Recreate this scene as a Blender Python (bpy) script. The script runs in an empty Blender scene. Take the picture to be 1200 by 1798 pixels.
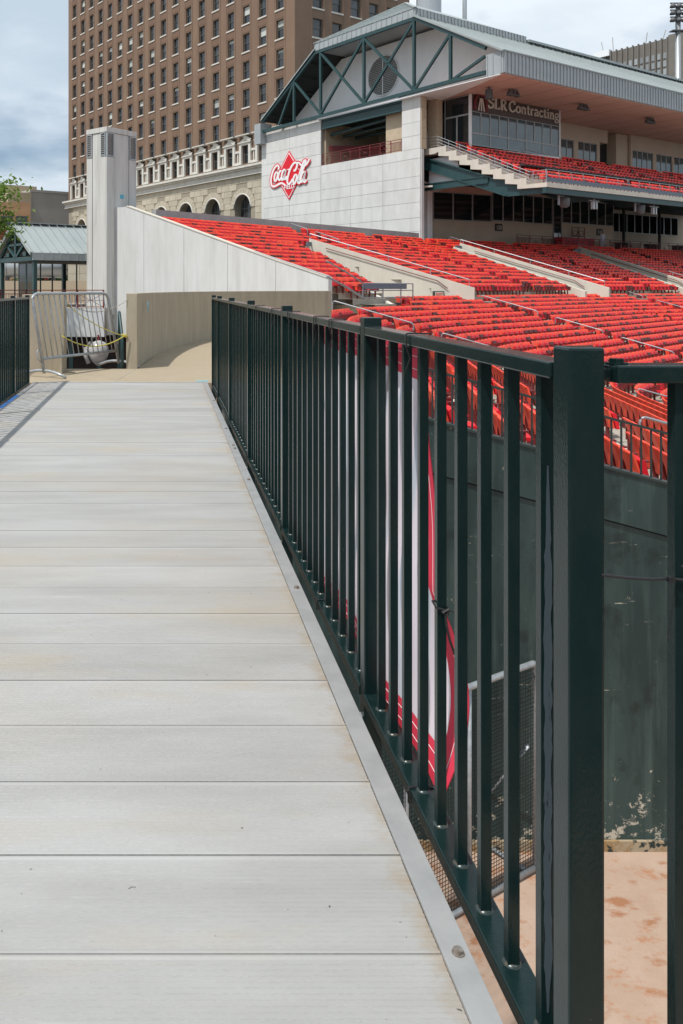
import bpy, bmesh, math, random
from mathutils import Vector, Matrix
R = math.radians
scene = bpy.context.scene
COL = scene.collection
rnd = random.Random(7)

# ------------------------------------------------------------------ camera, sky, sun, exposure
CAM_Z = 1.163
cam_d = bpy.data.cameras.new('camera')
cam = bpy.data.objects.new('camera', cam_d); COL.objects.link(cam)
cam.location = (0, 0, CAM_Z); cam.rotation_euler = (R(90), 0, 0)
cam_d.sensor_fit = 'VERTICAL'; cam_d.sensor_height = 36.0
cam_d.lens = 36.0 * 1464 / 1798
cam_d.shift_x = (600 - 288) / 1798
cam_d.shift_y = -(899 - 506) / 1798
cam_d.clip_start = 0.05; cam_d.clip_end = 5000
scene.camera = cam
scene.render.resolution_x = 683; scene.render.resolution_y = 1024

SUN_TO = Vector((-0.42, -0.32, 1.0)).normalized()
sun_d = bpy.data.lights.new('sun', 'SUN'); sun_d.energy = 3.1; sun_d.angle = R(0.9); sun_d.color = (1.0, 0.965, 0.91)
sun = bpy.data.objects.new('sun', sun_d); COL.objects.link(sun)
sun.rotation_euler = SUN_TO.to_track_quat('Z', 'Y').to_euler(); sun.location = (-20, -6, 60)

world = bpy.data.worlds.new('World'); scene.world = world; world.use_nodes = True
nt = world.node_tree; nt.nodes.clear()
def wn(t, **k):
    n = nt.nodes.new(t)
    for a, b in k.items(): setattr(n, a, b)
    return n
def wl(a, b): nt.links.new(a, b)
sky = wn('ShaderNodeTexSky', sky_type='NISHITA', sun_disc=False)
sky.sun_elevation = math.asin(SUN_TO.z); sky.sun_rotation = math.atan2(SUN_TO.x, SUN_TO.y)
sky.air_density = 1.0; sky.dust_density = 1.2; sky.ozone_density = 1.2
tc = wn('ShaderNodeTexCoord'); sep = wn('ShaderNodeSeparateXYZ'); wl(tc.outputs['Generated'], sep.inputs[0])
zc = wn('ShaderNodeMath', operation='ADD'); zc.inputs[1].default_value = 0.22; zm = wn('ShaderNodeMath', operation='MAXIMUM'); zm.inputs[1].default_value = 0.0
wl(sep.outputs['Z'], zm.inputs[0]); wl(zm.outputs[0], zc.inputs[0])
dx = wn('ShaderNodeMath', operation='DIVIDE'); dy = wn('ShaderNodeMath', operation='DIVIDE')
wl(sep.outputs['X'], dx.inputs[0]); wl(zc.outputs[0], dx.inputs[1]); wl(sep.outputs['Y'], dy.inputs[0]); wl(zc.outputs[0], dy.inputs[1])
cmb = wn('ShaderNodeCombineXYZ'); wl(dx.outputs[0], cmb.inputs[0]); wl(dy.outputs[0], cmb.inputs[1])
n1 = wn('ShaderNodeTexNoise'); n1.inputs['Scale'].default_value = 1.5; n1.inputs['Detail'].default_value = 9; n1.inputs['Roughness'].default_value = 0.52
n2 = wn('ShaderNodeTexNoise'); n2.inputs['Scale'].default_value = 1.1; n2.inputs['Detail'].default_value = 6; n2.inputs['Roughness'].default_value = 0.55
mp = wn('ShaderNodeMapping'); mp.inputs['Location'].default_value = (8.4, 0.3, 5.0); wl(cmb.outputs[0], mp.inputs[0])
mp2 = wn('ShaderNodeMapping'); mp2.inputs['Location'].default_value = (2.3, 9.4, 5.0); wl(cmb.outputs[0], mp2.inputs[0])
wl(mp.outputs[0], n1.inputs['Vector']); wl(mp2.outputs[0], n2.inputs['Vector'])
cr = wn('ShaderNodeValToRGB'); cr.color_ramp.elements[0].position = 0.27; cr.color_ramp.elements[1].position = 0.46; wl(n1.outputs['Fac'], cr.inputs[0])
cc = wn('ShaderNodeValToRGB'); wl(n2.outputs['Fac'], cc.inputs[0])
cc.color_ramp.elements[0].position = 0.38; cc.color_ramp.elements[0].color = (0.50, 0.60, 0.70, 1)
cc.color_ramp.elements[1].position = 0.70; cc.color_ramp.elements[1].color = (0.86, 0.92, 0.97, 1)
csc = wn('ShaderNodeVectorMath', operation='SCALE'); csc.inputs['Scale'].default_value = 10.0; wl(cc.outputs['Color'], csc.inputs[0])
mix = wn('ShaderNodeMix', data_type='RGBA'); wl(cr.outputs['Color'], mix.inputs['Factor']); wl(sky.outputs[0], mix.inputs['A']); wl(csc.outputs[0], mix.inputs['B'])
bg = wn('ShaderNodeBackground'); bg.inputs['Strength'].default_value = 0.088; wl(mix.outputs['Result'], bg.inputs['Color'])
wo = wn('ShaderNodeOutputWorld'); wl(bg.outputs[0], wo.inputs['Surface'])
vs = scene.view_settings; vs.view_transform = 'Standard'; vs.look = 'None'; vs.exposure = 0.36; vs.gamma = 1.0; vs.use_curve_mapping = False

# ------------------------------------------------------------------ materials
MATS = {}
def mat(name, col, rough=0.6, metal=0.0, col2=None, scale=4.0, detail=4, lo=0.35, hi=0.65, bump=0.0, bscale=60.0, stretch=(1, 1, 1),
        world_pos=True, rand=0.0, spec=0.5, col3=None, scale3=1.0, lo3=0.55, hi3=0.75, stretch3=(1, 1, 1), coat=0.0):
    m = bpy.data.materials.new(name); m.use_nodes = True; t = m.node_tree; b = t.nodes['Principled BSDF']
    b.inputs['Roughness'].default_value = rough; b.inputs['Metallic'].default_value = metal
    b.inputs['Specular IOR Level'].default_value = spec; b.inputs['Coat Weight'].default_value = coat
    c4 = (*col, 1)
    out = None
    if world_pos:
        g = t.nodes.new('ShaderNodeNewGeometry'); src = g.outputs['Position']
    else:
        g = t.nodes.new('ShaderNodeTexCoord'); src = g.outputs['Object']
    def noise(sc, dt, st):
        mpn = t.nodes.new('ShaderNodeMapping'); mpn.inputs['Scale'].default_value = st; t.links.new(src, mpn.inputs[0])
        n = t.nodes.new('ShaderNodeTexNoise'); n.inputs['Scale'].default_value = sc; n.inputs['Detail'].default_value = dt
        n.inputs['Roughness'].default_value = 0.6
        t.links.new(mpn.outputs[0], n.inputs['Vector']); return n.outputs['Fac']
    def ramp(f, a, bb):
        r = t.nodes.new('ShaderNodeMapRange'); r.inputs['From Min'].default_value = a; r.inputs['From Max'].default_value = bb; t.links.new(f, r.inputs['Value']); return r.outputs[0]
    def mixc(f, a, bcol):
        mx = t.nodes.new('ShaderNodeMix'); mx.data_type = 'RGBA'
        t.links.new(f, mx.inputs['Factor'])
        if isinstance(a, tuple): mx.inputs['A'].default_value = a
        else: t.links.new(a, mx.inputs['A'])
        mx.inputs['B'].default_value = bcol
        return mx.outputs['Result']
    cur = c4
    if col2 is not None: cur = mixc(ramp(noise(scale, detail, stretch), lo, hi), cur, (*col2, 1))
    if col3 is not None: cur = mixc(ramp(noise(scale3, 6, stretch3), lo3, hi3), cur, (*col3, 1))
    if rand > 0:
        oi = t.nodes.new('ShaderNodeObjectInfo'); hs = t.nodes.new('ShaderNodeHueSaturation')
        mr = t.nodes.new('ShaderNodeMapRange'); mr.inputs['To Min'].default_value = 1 - rand; mr.inputs['To Max'].default_value = 1 + rand
        t.links.new(oi.outputs['Random'], mr.inputs['Value']); t.links.new(mr.outputs[0], hs.inputs['Value'])
        if isinstance(cur, tuple): hs.inputs['Color'].default_value = cur
        else: t.links.new(cur, hs.inputs['Color'])
        cur = hs.outputs['Color']
    if isinstance(cur, tuple): b.inputs['Base Color'].default_value = cur
    else: t.links.new(cur, b.inputs['Base Color'])
    if bump > 0:
        bp = t.nodes.new('ShaderNodeBump'); bp.inputs['Strength'].default_value = bump; bp.inputs['Distance'].default_value = 0.01
        t.links.new(noise(bscale, 3, stretch), bp.inputs['Height']); t.links.new(bp.outputs[0], b.inputs['Normal'])
    MATS[name] = m
    return m
M = MATS
def overlay(name, sc, st, a, b, col, rough=.6, fac=1.0):
    t = M[name].node_tree; bs = t.nodes['Principled BSDF']; g = t.nodes.new('ShaderNodeNewGeometry')
    mp_ = t.nodes.new('ShaderNodeMapping'); mp_.inputs['Scale'].default_value = st; mp_.inputs['Location'].default_value = (sc * .37, 2.1, sc * .11)
    n = t.nodes.new('ShaderNodeTexNoise'); n.inputs['Scale'].default_value = sc; n.inputs['Detail'].default_value = 6; n.inputs['Roughness'].default_value = rough
    t.links.new(g.outputs['Position'], mp_.inputs[0]); t.links.new(mp_.outputs[0], n.inputs['Vector'])
    r = t.nodes.new('ShaderNodeMapRange'); r.inputs['From Min'].default_value = a; r.inputs['From Max'].default_value = b; r.inputs['To Max'].default_value = fac; t.links.new(n.outputs['Fac'], r.inputs['Value'])
    mx = t.nodes.new('ShaderNodeMix'); mx.data_type = 'RGBA'; t.links.new(r.outputs[0], mx.inputs['Factor']); mx.inputs['B'].default_value = (*col, 1)
    ls_ = bs.inputs['Base Color'].links
    if ls_: t.links.new(ls_[0].from_socket, mx.inputs['A'])
    else: mx.inputs['A'].default_value = bs.inputs['Base Color'].default_value
    t.links.new(mx.outputs['Result'], bs.inputs['Base Color'])
def edge_grime(name, axis, a, b, col, sc, st):
    t = M[name].node_tree; bs = t.nodes['Principled BSDF']; g = t.nodes.new('ShaderNodeNewGeometry'); sp = t.nodes.new('ShaderNodeSeparateXYZ'); t.links.new(g.outputs['Position'], sp.inputs[0])
    mp_ = t.nodes.new('ShaderNodeMapping'); mp_.inputs['Scale'].default_value = st; n = t.nodes.new('ShaderNodeTexNoise'); n.inputs['Scale'].default_value = sc; n.inputs['Detail'].default_value = 8; n.inputs['Roughness'].default_value = .7
    t.links.new(g.outputs['Position'], mp_.inputs[0]); t.links.new(mp_.outputs[0], n.inputs['Vector'])
    r = t.nodes.new('ShaderNodeMapRange'); r.inputs['From Min'].default_value = a; r.inputs['From Max'].default_value = b; r.inputs['To Max'].default_value = .62; t.links.new(sp.outputs[axis], r.inputs['Value'])
    ad = t.nodes.new('ShaderNodeMath'); ad.operation = 'ADD'; t.links.new(r.outputs[0], ad.inputs[0]); t.links.new(n.outputs['Fac'], ad.inputs[1])
    r2 = t.nodes.new('ShaderNodeMapRange'); r2.inputs['From Min'].default_value = .80; r2.inputs['From Max'].default_value = 1.12; t.links.new(ad.outputs[0], r2.inputs['Value'])
    old = bs.inputs['Base Color'].links[0].from_socket; mx = t.nodes.new('ShaderNodeMix'); mx.data_type = 'RGBA'; t.links.new(r2.outputs[0], mx.inputs['Factor']); t.links.new(old, mx.inputs['A']); mx.inputs['B'].default_value = (*col, 1); t.links.new(mx.outputs['Result'], bs.inputs['Base Color'])
mat('board', (0.362, 0.359, 0.351), 0.5, 0.0, (0.298, 0.294, 0.284), 2.2, 6, 0.38, 0.68, 0.15, 220, (0.5, 2.2, 1), True, 0.05, 0.4,
    (0.36, 0.305, 0.225), 1.3, 0.54, 0.84, (0.7, 2.0, 1))
edge_grime('board', 'X', .36, .53, (0.29, 0.235, 0.17), 9, (1, 1.2, 1))
overlay('board', 1.1, (.6, 1, 1), .50, .74, (0.335, 0.30, 0.245), .6, .7)
overlay('board', 55, (1, 1, 1), .735, .76, (0.10, 0.085, 0.07), .5)
overlay('board', 5, (.35, 7, 1), .62, .72, (0.41, 0.41, 0.41), .7, .5)
overlay('board', 7, (6, .5, 1), .70, .76, (0.27, 0.26, 0.245), .7, .5)
mat('trim', (0.36, 0.362, 0.36), 0.42, 0.2, (0.29, 0.295, 0.295), 9, 6, 0.4, 0.7, 0.05, 150)
mat('bolt', (0.23, 0.19, 0.15), 0.5, 0.6, (0.33, 0.30, 0.27), 90, 3)
mat('green_paint', (0.0050, 0.0165, 0.0165), 0.16, 0.0, (0.009, 0.021, 0.020), 25, 4, 0.4, 0.7, 0.07, 260, (1, 1, 0.4), True, 0, 0.30, (0.05, 0.055, 0.05), 60, 0.70, 0.75)
mat('bare_paint', (0.050, 0.074, 0.09), 0.5, 0.0, (0.01, 0.02, 0.02), 60, 6, 0.63, 0.66, 0.1, 100, (2.2, 1, 0.3))
mat('weld', (0.03, 0.045, 0.043), 0.3, 0.2, (0.11, 0.075, 0.045), 80, 3, 0.52, 0.7)
mat('black_cord', (0.012, 0.012, 0.013), 0.55)
mat('galv', (0.42, 0.44, 0.45), 0.42, 0.45, (0.31, 0.33, 0.35), 14, 4)
mat('pipe_rail', (0.30, 0.31, 0.33), 0.42, 0.4)
mat('tan_concrete', (0.40, 0.345, 0.26), 0.9, 0, (0.33, 0.285, 0.215), 5, 6, 0.35, 0.7, 0.3, 40, (1, 1, 0.25), True, 0, 0.2, (0.26, 0.22, 0.165), 3.2, 0.58, 0.8, (1, 1, 0.12))
mat('path_concrete', (0.345, 0.285, 0.205), 0.9, 0, (0.33, 0.27, 0.19), 3, 6, 0.35, 0.7, 0.2, 60, (1, 1, 1), True, 0, 0.2)
mat('white_concrete', (0.64, 0.645, 0.635), 0.85, 0, (0.55, 0.55, 0.53), 1.4, 6, 0.4, 0.75, 0.15, 30, (1, 1, 0.3), True, 0.02, 0.2, (0.47, 0.47, 0.45), 1.6, 0.62, 0.9, (1, 1, 0.15))
mat('panel_concrete', (0.66, 0.658, 0.642), 0.85, 0, (0.56, 0.557, 0.535), 1.2, 6, 0.4, 0.75, 0.1, 20, (1, 1, 0.4), True, 0.025, 0.2)
mat('pylon_concrete', (0.60, 0.595, 0.57), 0.85, 0, (0.50, 0.49, 0.465), 2.2, 6, 0.4, 0.7, 0.1, 20, (1, 1, 0.12), True, 0, 0.2, (0.33, 0.31, 0.28), 1.8, 0.6, 0.85, (1, 1, 0.1))
mat('beige_concrete', (0.63, 0.59, 0.51), 0.9, 0, (0.56, 0.52, 0.45), 1.5, 5, 0.35, 0.7, 0.1, 20, (1, 1, 0.4), True, 0, 0.2)
mat('tread_concrete', (0.36, 0.33, 0.275), 0.9, 0, (0.28, 0.255, 0.21), 1.5, 5)
mat('grey_concrete', (0.40, 0.40, 0.39), 0.9, 0, (0.33, 0.33, 0.32), 1.5, 5)
mat('seat_back', (0.84, 0.080, 0.036), 0.5, 0, (0.79, 0.056, 0.028), 0.9, 3, 0.35, 0.7, 0, 1, (1, 1, 1), True, 0.12, 0.4)
mat('seat_pan', (0.72, 0.012, 0.024), 0.45, 0, (0.62, 0.010, 0.020), 0.9, 3, 0.35, 0.7, 0, 1, (1, 1, 1), True, 0.08, 0.4)
mat('pan_shade_tone', (0.11, 0.013, 0.012), 0.5, 0, (0.07, 0.010, 0.010), 2, 3)  # deep maroon pan colour that paints in the shade inside some seats
mat('seat_iron', (0.16, 0.02, 0.02), 0.5, 0)
mat('teal_steel', (0.016, 0.052, 0.056), 0.45, 0, (0.022, 0.062, 0.066), 2, 4, 0.4, 0.7)
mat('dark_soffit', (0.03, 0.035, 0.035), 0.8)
mat('roof_metal', (0.36, 0.395, 0.39), 0.45, 0.15, (0.31, 0.345, 0.345), 0.5, 5, 0.35, 0.7)
mat('fascia_metal', (0.38, 0.41, 0.42), 0.45, 0.1, (0.33, 0.36, 0.375), 0.8, 4)
mat('pink_soffit', (0.66, 0.41, 0.34), 0.85, 0, (0.60, 0.37, 0.30), 0.4, 4)
mat('white_panel', (0.84, 0.85, 0.86), 0.7, 0, (0.79, 0.80, 0.81), 0.9, 5, 0.4, 0.8, 0, 1, (2, 2, 0.3))
mat('tan_wall', (0.58, 0.48, 0.375), 0.85, 0, (0.53, 0.435, 0.34), 0.8, 4)
mat('tan_block', (0.52, 0.42, 0.30), 0.9, 0, (0.46, 0.365, 0.26), 2.5, 4, 0.35, 0.7, 0, 1, (1, 1, 1), True, 0.03)
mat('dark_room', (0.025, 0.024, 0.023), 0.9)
mat('glass', (0.015, 0.022, 0.026), 0.04, 0, None, spec=0.8)
mat('glass_blue', (0.05, 0.10, 0.115), 0.05, 0, (0.03, 0.055, 0.065), 0.5, 3, 0.4, 0.6, spec=0.9)
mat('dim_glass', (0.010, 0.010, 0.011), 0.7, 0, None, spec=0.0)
mat('mullion', (0.40, 0.405, 0.40), 0.5, 0.2)
mat('maroon', (0.17, 0.016, 0.020), 0.5, 0, (0.13, 0.014, 0.016), 3, 3)
mat('bright_red', (0.60, 0.008, 0.022), 0.5)
mat('logo_red', (0.72, 0.004, 0.018), 0.5, 0, (0.66, 0.004, 0.016), 1.5, 3)
mat('logo_white', (0.82, 0.80, 0.80), 0.6)
mat('sign_cream', (0.62, 0.56, 0.48), 0.6)
mat('sign_dark', (0.035, 0.035, 0.035), 0.6)
mat('sign_lit', (0.55, 0.62, 0.50), 0.6)
mat('header_brown', (0.10, 0.075, 0.065), 0.7)
mat('brick', (0.232, 0.157, 0.112), 0.9, 0, (0.185, 0.126, 0.093), 0.55, 6, 0.35, 0.7, 0, 1, (1, 1, 0.6), True, 0.02, 0.2, (0.29, 0.18, 0.12), 6.0, 0.5, 0.8, (1, 1, 6))
mat('brick_panel', (0.20, 0.127, 0.09), 0.9, 0, (0.165, 0.108, 0.08), 0.8, 6, 0.35, 0.7, 0, 1, (1, 1, 0.6), True, 0.03, 0.2)
mat('stone_sill', (0.58, 0.55, 0.50), 0.85)
mat('stone', (0.50, 0.45, 0.36), 0.9, 0, (0.43, 0.385, 0.30), 0.8, 6, 0.35, 0.7, 0.2, 8, (1, 1, 1), True, 0.06, 0.2)
mat('stone_white', (0.62, 0.60, 0.55), 0.85, 0, (0.50, 0.48, 0.43), 1.2, 6, 0.4, 0.75)
mat('stone_joint', (0.30, 0.265, 0.205), 0.95)
mat('sash', (0.10, 0.095, 0.085), 0.6)
mat('pane', (0.02, 0.026, 0.032), 0.08, 0, (0.045, 0.05, 0.052), 0.35, 3, 0.45, 0.6, rand=0.4, spec=0.7)
mat('blind', (0.48, 0.50, 0.47), 0.8, rand=0.25)
mat('grey_block', (0.40, 0.385, 0.355), 0.9, 0, (0.36, 0.345, 0.32), 0.2, 4)
mat('tan_render', (0.46, 0.375, 0.27), 0.9, 0, (0.42, 0.34, 0.25), 0.3, 4)
mat('orange_brick', (0.40, 0.24, 0.14), 0.9, 0, (0.33, 0.19, 0.11), 0.4, 4)
mat('red_clad', (0.33, 0.03, 0.045), 0.7)
mat('brown_fin', (0.185, 0.168, 0.148), 0.85, 0, (0.16, 0.145, 0.128), 0.3, 4)
mat('pale_pane', (0.30, 0.32, 0.33), 0.3, rand=0.25)
mat('bark', (0.085, 0.06, 0.042), 0.9)
mat('leaf', (0.15, 0.235, 0.04), 0.6, 0, (0.095, 0.175, 0.03), 1.3, 4, 0.35, 0.65, spec=0.3)
mat('leaf_dark', (0.03, 0.07, 0.02), 0.7, 0, (0.045, 0.09, 0.03), 0.5, 4)
def scuffed_wall():
    m = mat('wall_green', (0.014, 0.033, 0.032), 0.5, 0, (0.030, 0.056, 0.053), 1.3, 8, 0.40, 0.58, 0.1, 40, (1.5, 1, 0.35), True, 0, 0.4, (0.075, 0.115, 0.106), 2.6, 0.53, 0.82, (2.4, 1, 0.14))
    t = m.node_tree; b = t.nodes['Principled BSDF']; g = t.nodes.new('ShaderNodeNewGeometry'); sp = t.nodes.new('ShaderNodeSeparateXYZ'); t.links.new(g.outputs['Position'], sp.inputs[0])
    low = t.nodes.new('ShaderNodeMapRange'); low.inputs['From Min'].default_value = -4.2; low.inputs['From Max'].default_value = -5.6; low.inputs['To Min'].default_value = 0.0; low.inputs['To Max'].default_value = 0.17; t.links.new(sp.outputs['Z'], low.inputs['Value'])
    def nz(sc, st, rough=.65):
        mp_ = t.nodes.new('ShaderNodeMapping'); mp_.inputs['Scale'].default_value = st; n = t.nodes.new('ShaderNodeTexNoise'); n.inputs['Scale'].default_value = sc; n.inputs['Detail'].default_value = 9; n.inputs['Roughness'].default_value = rough
        t.links.new(g.outputs['Position'], mp_.inputs[0]); t.links.new(mp_.outputs[0], n.inputs['Vector']); return n.outputs['Fac']
    def mth(op, a, c):
        n = t.nodes.new('ShaderNodeMath'); n.operation = op; t.links.new(a, n.inputs[0])
        if isinstance(c, float): n.inputs[1].default_value = c
        else: t.links.new(c, n.inputs[1])
        return n.outputs[0]
    f = mth('ADD', nz(5.5, (1, 1, 1.2), .75), low.outputs[0]); r = t.nodes.new('ShaderNodeMapRange'); r.inputs['From Min'].default_value = .685; r.inputs['From Max'].default_value = .72; t.links.new(f, r.inputs['Value'])
    old = b.inputs['Base Color'].links[0].from_socket
    mx = t.nodes.new('ShaderNodeMix'); mx.data_type = 'RGBA'; t.links.new(r.outputs[0], mx.inputs['Factor']); t.links.new(old, mx.inputs['A']); mx.inputs['B'].default_value = (.46, .42, .34, 1)
    t.links.new(mx.outputs['Result'], b.inputs['Base Color'])
scuffed_wall()
mat('dirty_footing', (0.36, 0.29, 0.20), 0.9, 0, (0.30, 0.19, 0.09), 5, 7, 0.45, 0.6, 0.2, 40, (1, 1, 1), True, 0, 0.2, (0.03, 0.04, 0.036), 7, 0.54, 0.58)
mat('wall_cap', (0.02, 0.035, 0.033), 0.45)
mat('dirt', (0.43, 0.315, 0.245), 0.95, 0, (0.38, 0.265, 0.195), 2.2, 8, 0.35, 0.7, 0.4, 30, (1, 1, 1), True, 0, 0.15, (0.32, 0.155, 0.085), 2.3, 0.57, 0.66, (1, 1.5, 1))
mat('asphalt', (0.06, 0.06, 0.058), 0.95, 0, (0.075, 0.073, 0.07), 2, 5)
mat('paving', (0.36, 0.31, 0.25), 0.95, 0, (0.32, 0.275, 0.22), 1, 5)
mat('net', (0.012, 0.012, 0.012), 0.8)
mat('tape_blue', (0.10, 0.42, 0.55), 0.6)
mat('tape_deep', (0.02, 0.11, 0.32), 0.6)
mat('yellow_rope', (0.44, 0.37, 0.06), 0.7)
mat('white_plastic', (0.44, 0.43, 0.42), 0.3, 0, (0.26, 0.255, 0.25), 4, 4)
mat('sheet_metal', (0.42, 0.44, 0.45), 0.35, 0.5)
mat('dark_brown', (0.05, 0.035, 0.03), 0.9)
mat('speaker_grey', (0.10, 0.10, 0.105), 0.6)
mat('kick_board', (0.13, 0.16, 0.20), 0.6)
mat('banner_red', (0.66, 0.035, 0.075), 0.65)
mat('stitch', (0.75, 0.70, 0.70), 0.7)
mat('shirt', (0.60, 0.63, 0.74), 0.8)
def zone_mat(name, stops):
    m = bpy.data.materials.new(name); m.use_nodes = True; t = m.node_tree; b = t.nodes['Principled BSDF']; b.inputs['Roughness'].default_value = 0.8
    tcn = t.nodes.new('ShaderNodeTexCoord'); sp = t.nodes.new('ShaderNodeSeparateXYZ'); mr = t.nodes.new('ShaderNodeMapRange'); mr.inputs['From Max'].default_value = 1.8
    r = t.nodes.new('ShaderNodeValToRGB'); r.color_ramp.interpolation = 'CONSTANT'
    t.links.new(tcn.outputs['Object'], sp.inputs[0]); t.links.new(sp.outputs['Z'], mr.inputs['Value']); t.links.new(mr.outputs[0], r.inputs[0]); t.links.new(r.outputs[0], b.inputs['Base Color'])
    e = r.color_ramp.elements; e[0].position = 0; e[0].color = (*stops[0][1], 1); e[1].position = stops[1][0] / 1.8; e[1].color = (*stops[1][1], 1)
    for z, c in stops[2:]:
        k = e.new(z / 1.8); k.color = (*c, 1)
    MATS[name] = m
zone_mat('person_zones', [(0, (0.05, 0.05, 0.06)), (0.10, (0.50, 0.52, 0.66)), (0.95, (0.66, 0.68, 0.78)), (1.50, (0.45, 0.28, 0.2)), (1.68, (0.06, 0.05, 0.05))])
# mesh banner: white cloth with pale grey print
def banner_mat():
    m = bpy.data.materials.new('banner_cloth'); m.use_nodes = True; t = m.node_tree; b = t.nodes['Principled BSDF']; b.inputs['Roughness'].default_value = 0.7
    g = t.nodes.new('ShaderNodeNewGeometry')
    w = t.nodes.new('ShaderNodeTexWave'); w.wave_type = 'RINGS'; w.inputs['Scale'].default_value = 1.1; w.inputs['Distortion'].default_value = 3.5; w.inputs['Detail'].default_value = 1.0
    t.links.new(g.outputs['Position'], w.inputs['Vector'])
    r = t.nodes.new('ShaderNodeValToRGB'); e = r.color_ramp.elements
    e[0].position = 0.40; e[0].color = (0.86, 0.80, 0.84, 1); e[1].position = 0.46; e[1].color = (0.70, 0.72, 0.78, 1)
    k = e.new(0.70); k.color = (0.74, 0.76, 0.81, 1); k = e.new(0.76); k.color = (0.87, 0.81, 0.85, 1)
    t.links.new(w.outputs['Fac'], r.inputs[0]); t.links.new(r.outputs[0], b.inputs['Base Color'])
    tr = t.nodes.new('ShaderNodeBsdfTranslucent'); t.links.new(r.outputs[0], tr.inputs['Color'])
    mx = t.nodes.new('ShaderNodeMixShader'); mx.inputs[0].default_value = 0.35
    t.links.new(b.outputs[0], mx.inputs[1]); t.links.new(tr.outputs[0], mx.inputs[2]); t.links.new(mx.outputs[0], t.nodes['Material Output'].inputs['Surface'])
    MATS['banner_cloth'] = m
banner_mat()
def leafy(name):
    m = MATS[name]; t = m.node_tree; b = t.nodes['Principled BSDF']
    tr = t.nodes.new('ShaderNodeBsdfTranslucent'); tr.inputs['Color'].default_value = (0.16, 0.26, 0.04, 1)
    mx = t.nodes.new('ShaderNodeMixShader'); mx.inputs[0].default_value = 0.35
    t.links.new(b.outputs[0], mx.inputs[1]); t.links.new(tr.outputs[0], mx.inputs[2]); t.links.new(mx.outputs[0], t.nodes['Material Output'].inputs['Surface'])
leafy('leaf')
overlay('wall_green', 14, (1, 1, 1.4), .68, .72, (0.30, 0.30, 0.26), .7, .8)
overlay('wall_green', 3.2, (.45, 1, 5), .655, .675, (0.42, 0.40, 0.33), .75, .9)
overlay('wall_green', 1.9, (1, 1, .8), .54, .66, (0.008, 0.017, 0.017), .7, .75)
overlay('wall_green', 4.2, (1, 1, .7), .665, .685, (0.44, 0.40, 0.30), .7, .9)
overlay('tan_concrete', 1.2, (6, 6, .25), .56, .74, (0.27, 0.235, 0.175), .6, .8)
overlay('tan_concrete', 40, (1, 1, 1), .70, .74, (0.20, 0.17, 0.13), .5, .7)
overlay('path_concrete', 1.6, (1, 1, 1), .52, .72, (0.27, 0.215, 0.15), .7, .7)
overlay('path_concrete', 30, (1, 1, 1), .68, .73, (0.20, 0.165, 0.12), .5, .7)
overlay('white_concrete', .8, (2.5, 2.5, .12), .52, .75, (0.50, 0.50, 0.485), .65, .8)
overlay('panel_concrete', .7, (1.6, 1.6, .10), .53, .78, (0.50, 0.495, 0.475), .65, .7)
overlay('pylon_concrete', 1.1, (4, 4, .10), .54, .74, (0.37, 0.355, 0.33), .65, .85)
overlay('dirt', 22, (1, 1, 1), .60, .70, (0.33, 0.235, 0.175), .7, .6)
overlay('dirt', 3.4, (1, 1.3, 1), .54, .66, (0.37, 0.175, 0.09), .85, .85)
overlay('green_paint', 5, (1, 1, .3), .55, .75, (0.014, 0.024, 0.022), .6, .7)
def top_dust(name, col, fac):
    t = M[name].node_tree; bs = t.nodes['Principled BSDF']; g = t.nodes.new('ShaderNodeNewGeometry'); sp = t.nodes.new('ShaderNodeSeparateXYZ'); t.links.new(g.outputs['True Normal'], sp.inputs[0])
    n = t.nodes.new('ShaderNodeTexNoise'); n.inputs['Scale'].default_value = 45; n.inputs['Detail'].default_value = 7; n.inputs['Roughness'].default_value = .75; t.links.new(g.outputs['Position'], n.inputs['Vector'])
    r = t.nodes.new('ShaderNodeMapRange'); r.inputs['From Min'].default_value = .93; r.inputs['From Max'].default_value = .99; t.links.new(sp.outputs['Z'], r.inputs['Value'])
    r2 = t.nodes.new('ShaderNodeMapRange'); r2.inputs['From Min'].default_value = .35; r2.inputs['From Max'].default_value = .62; r2.inputs['To Max'].default_value = fac; t.links.new(n.outputs['Fac'], r2.inputs['Value'])
    ml = t.nodes.new('ShaderNodeMath'); ml.operation = 'MULTIPLY'; t.links.new(r.outputs[0], ml.inputs[0]); t.links.new(r2.outputs[0], ml.inputs[1])
    mx = t.nodes.new('ShaderNodeMix'); mx.data_type = 'RGBA'; t.links.new(ml.outputs[0], mx.inputs['Factor']); t.links.new(bs.inputs['Base Color'].links[0].from_socket, mx.inputs['A']); mx.inputs['B'].default_value = (*col, 1); t.links.new(mx.outputs['Result'], bs.inputs['Base Color'])
M['green_dusty'] = M['green_paint'].copy(); M['green_dusty'].name = 'green_dusty'
top_dust('green_dusty', (0.105, 0.088, 0.084), .6)
overlay('brick', .12, (1, 1, .6), .42, .65, (0.20, 0.135, 0.098), .6, .7)
overlay('seat_back', 1.9, (1, 1, 1), .46, .58, (0.85, 0.095, 0.048), .3, .6)
overlay('seat_back', 1.3, (1, 1, 1), .60, .66, (0.66, 0.045, 0.03), .3, .6)

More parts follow.
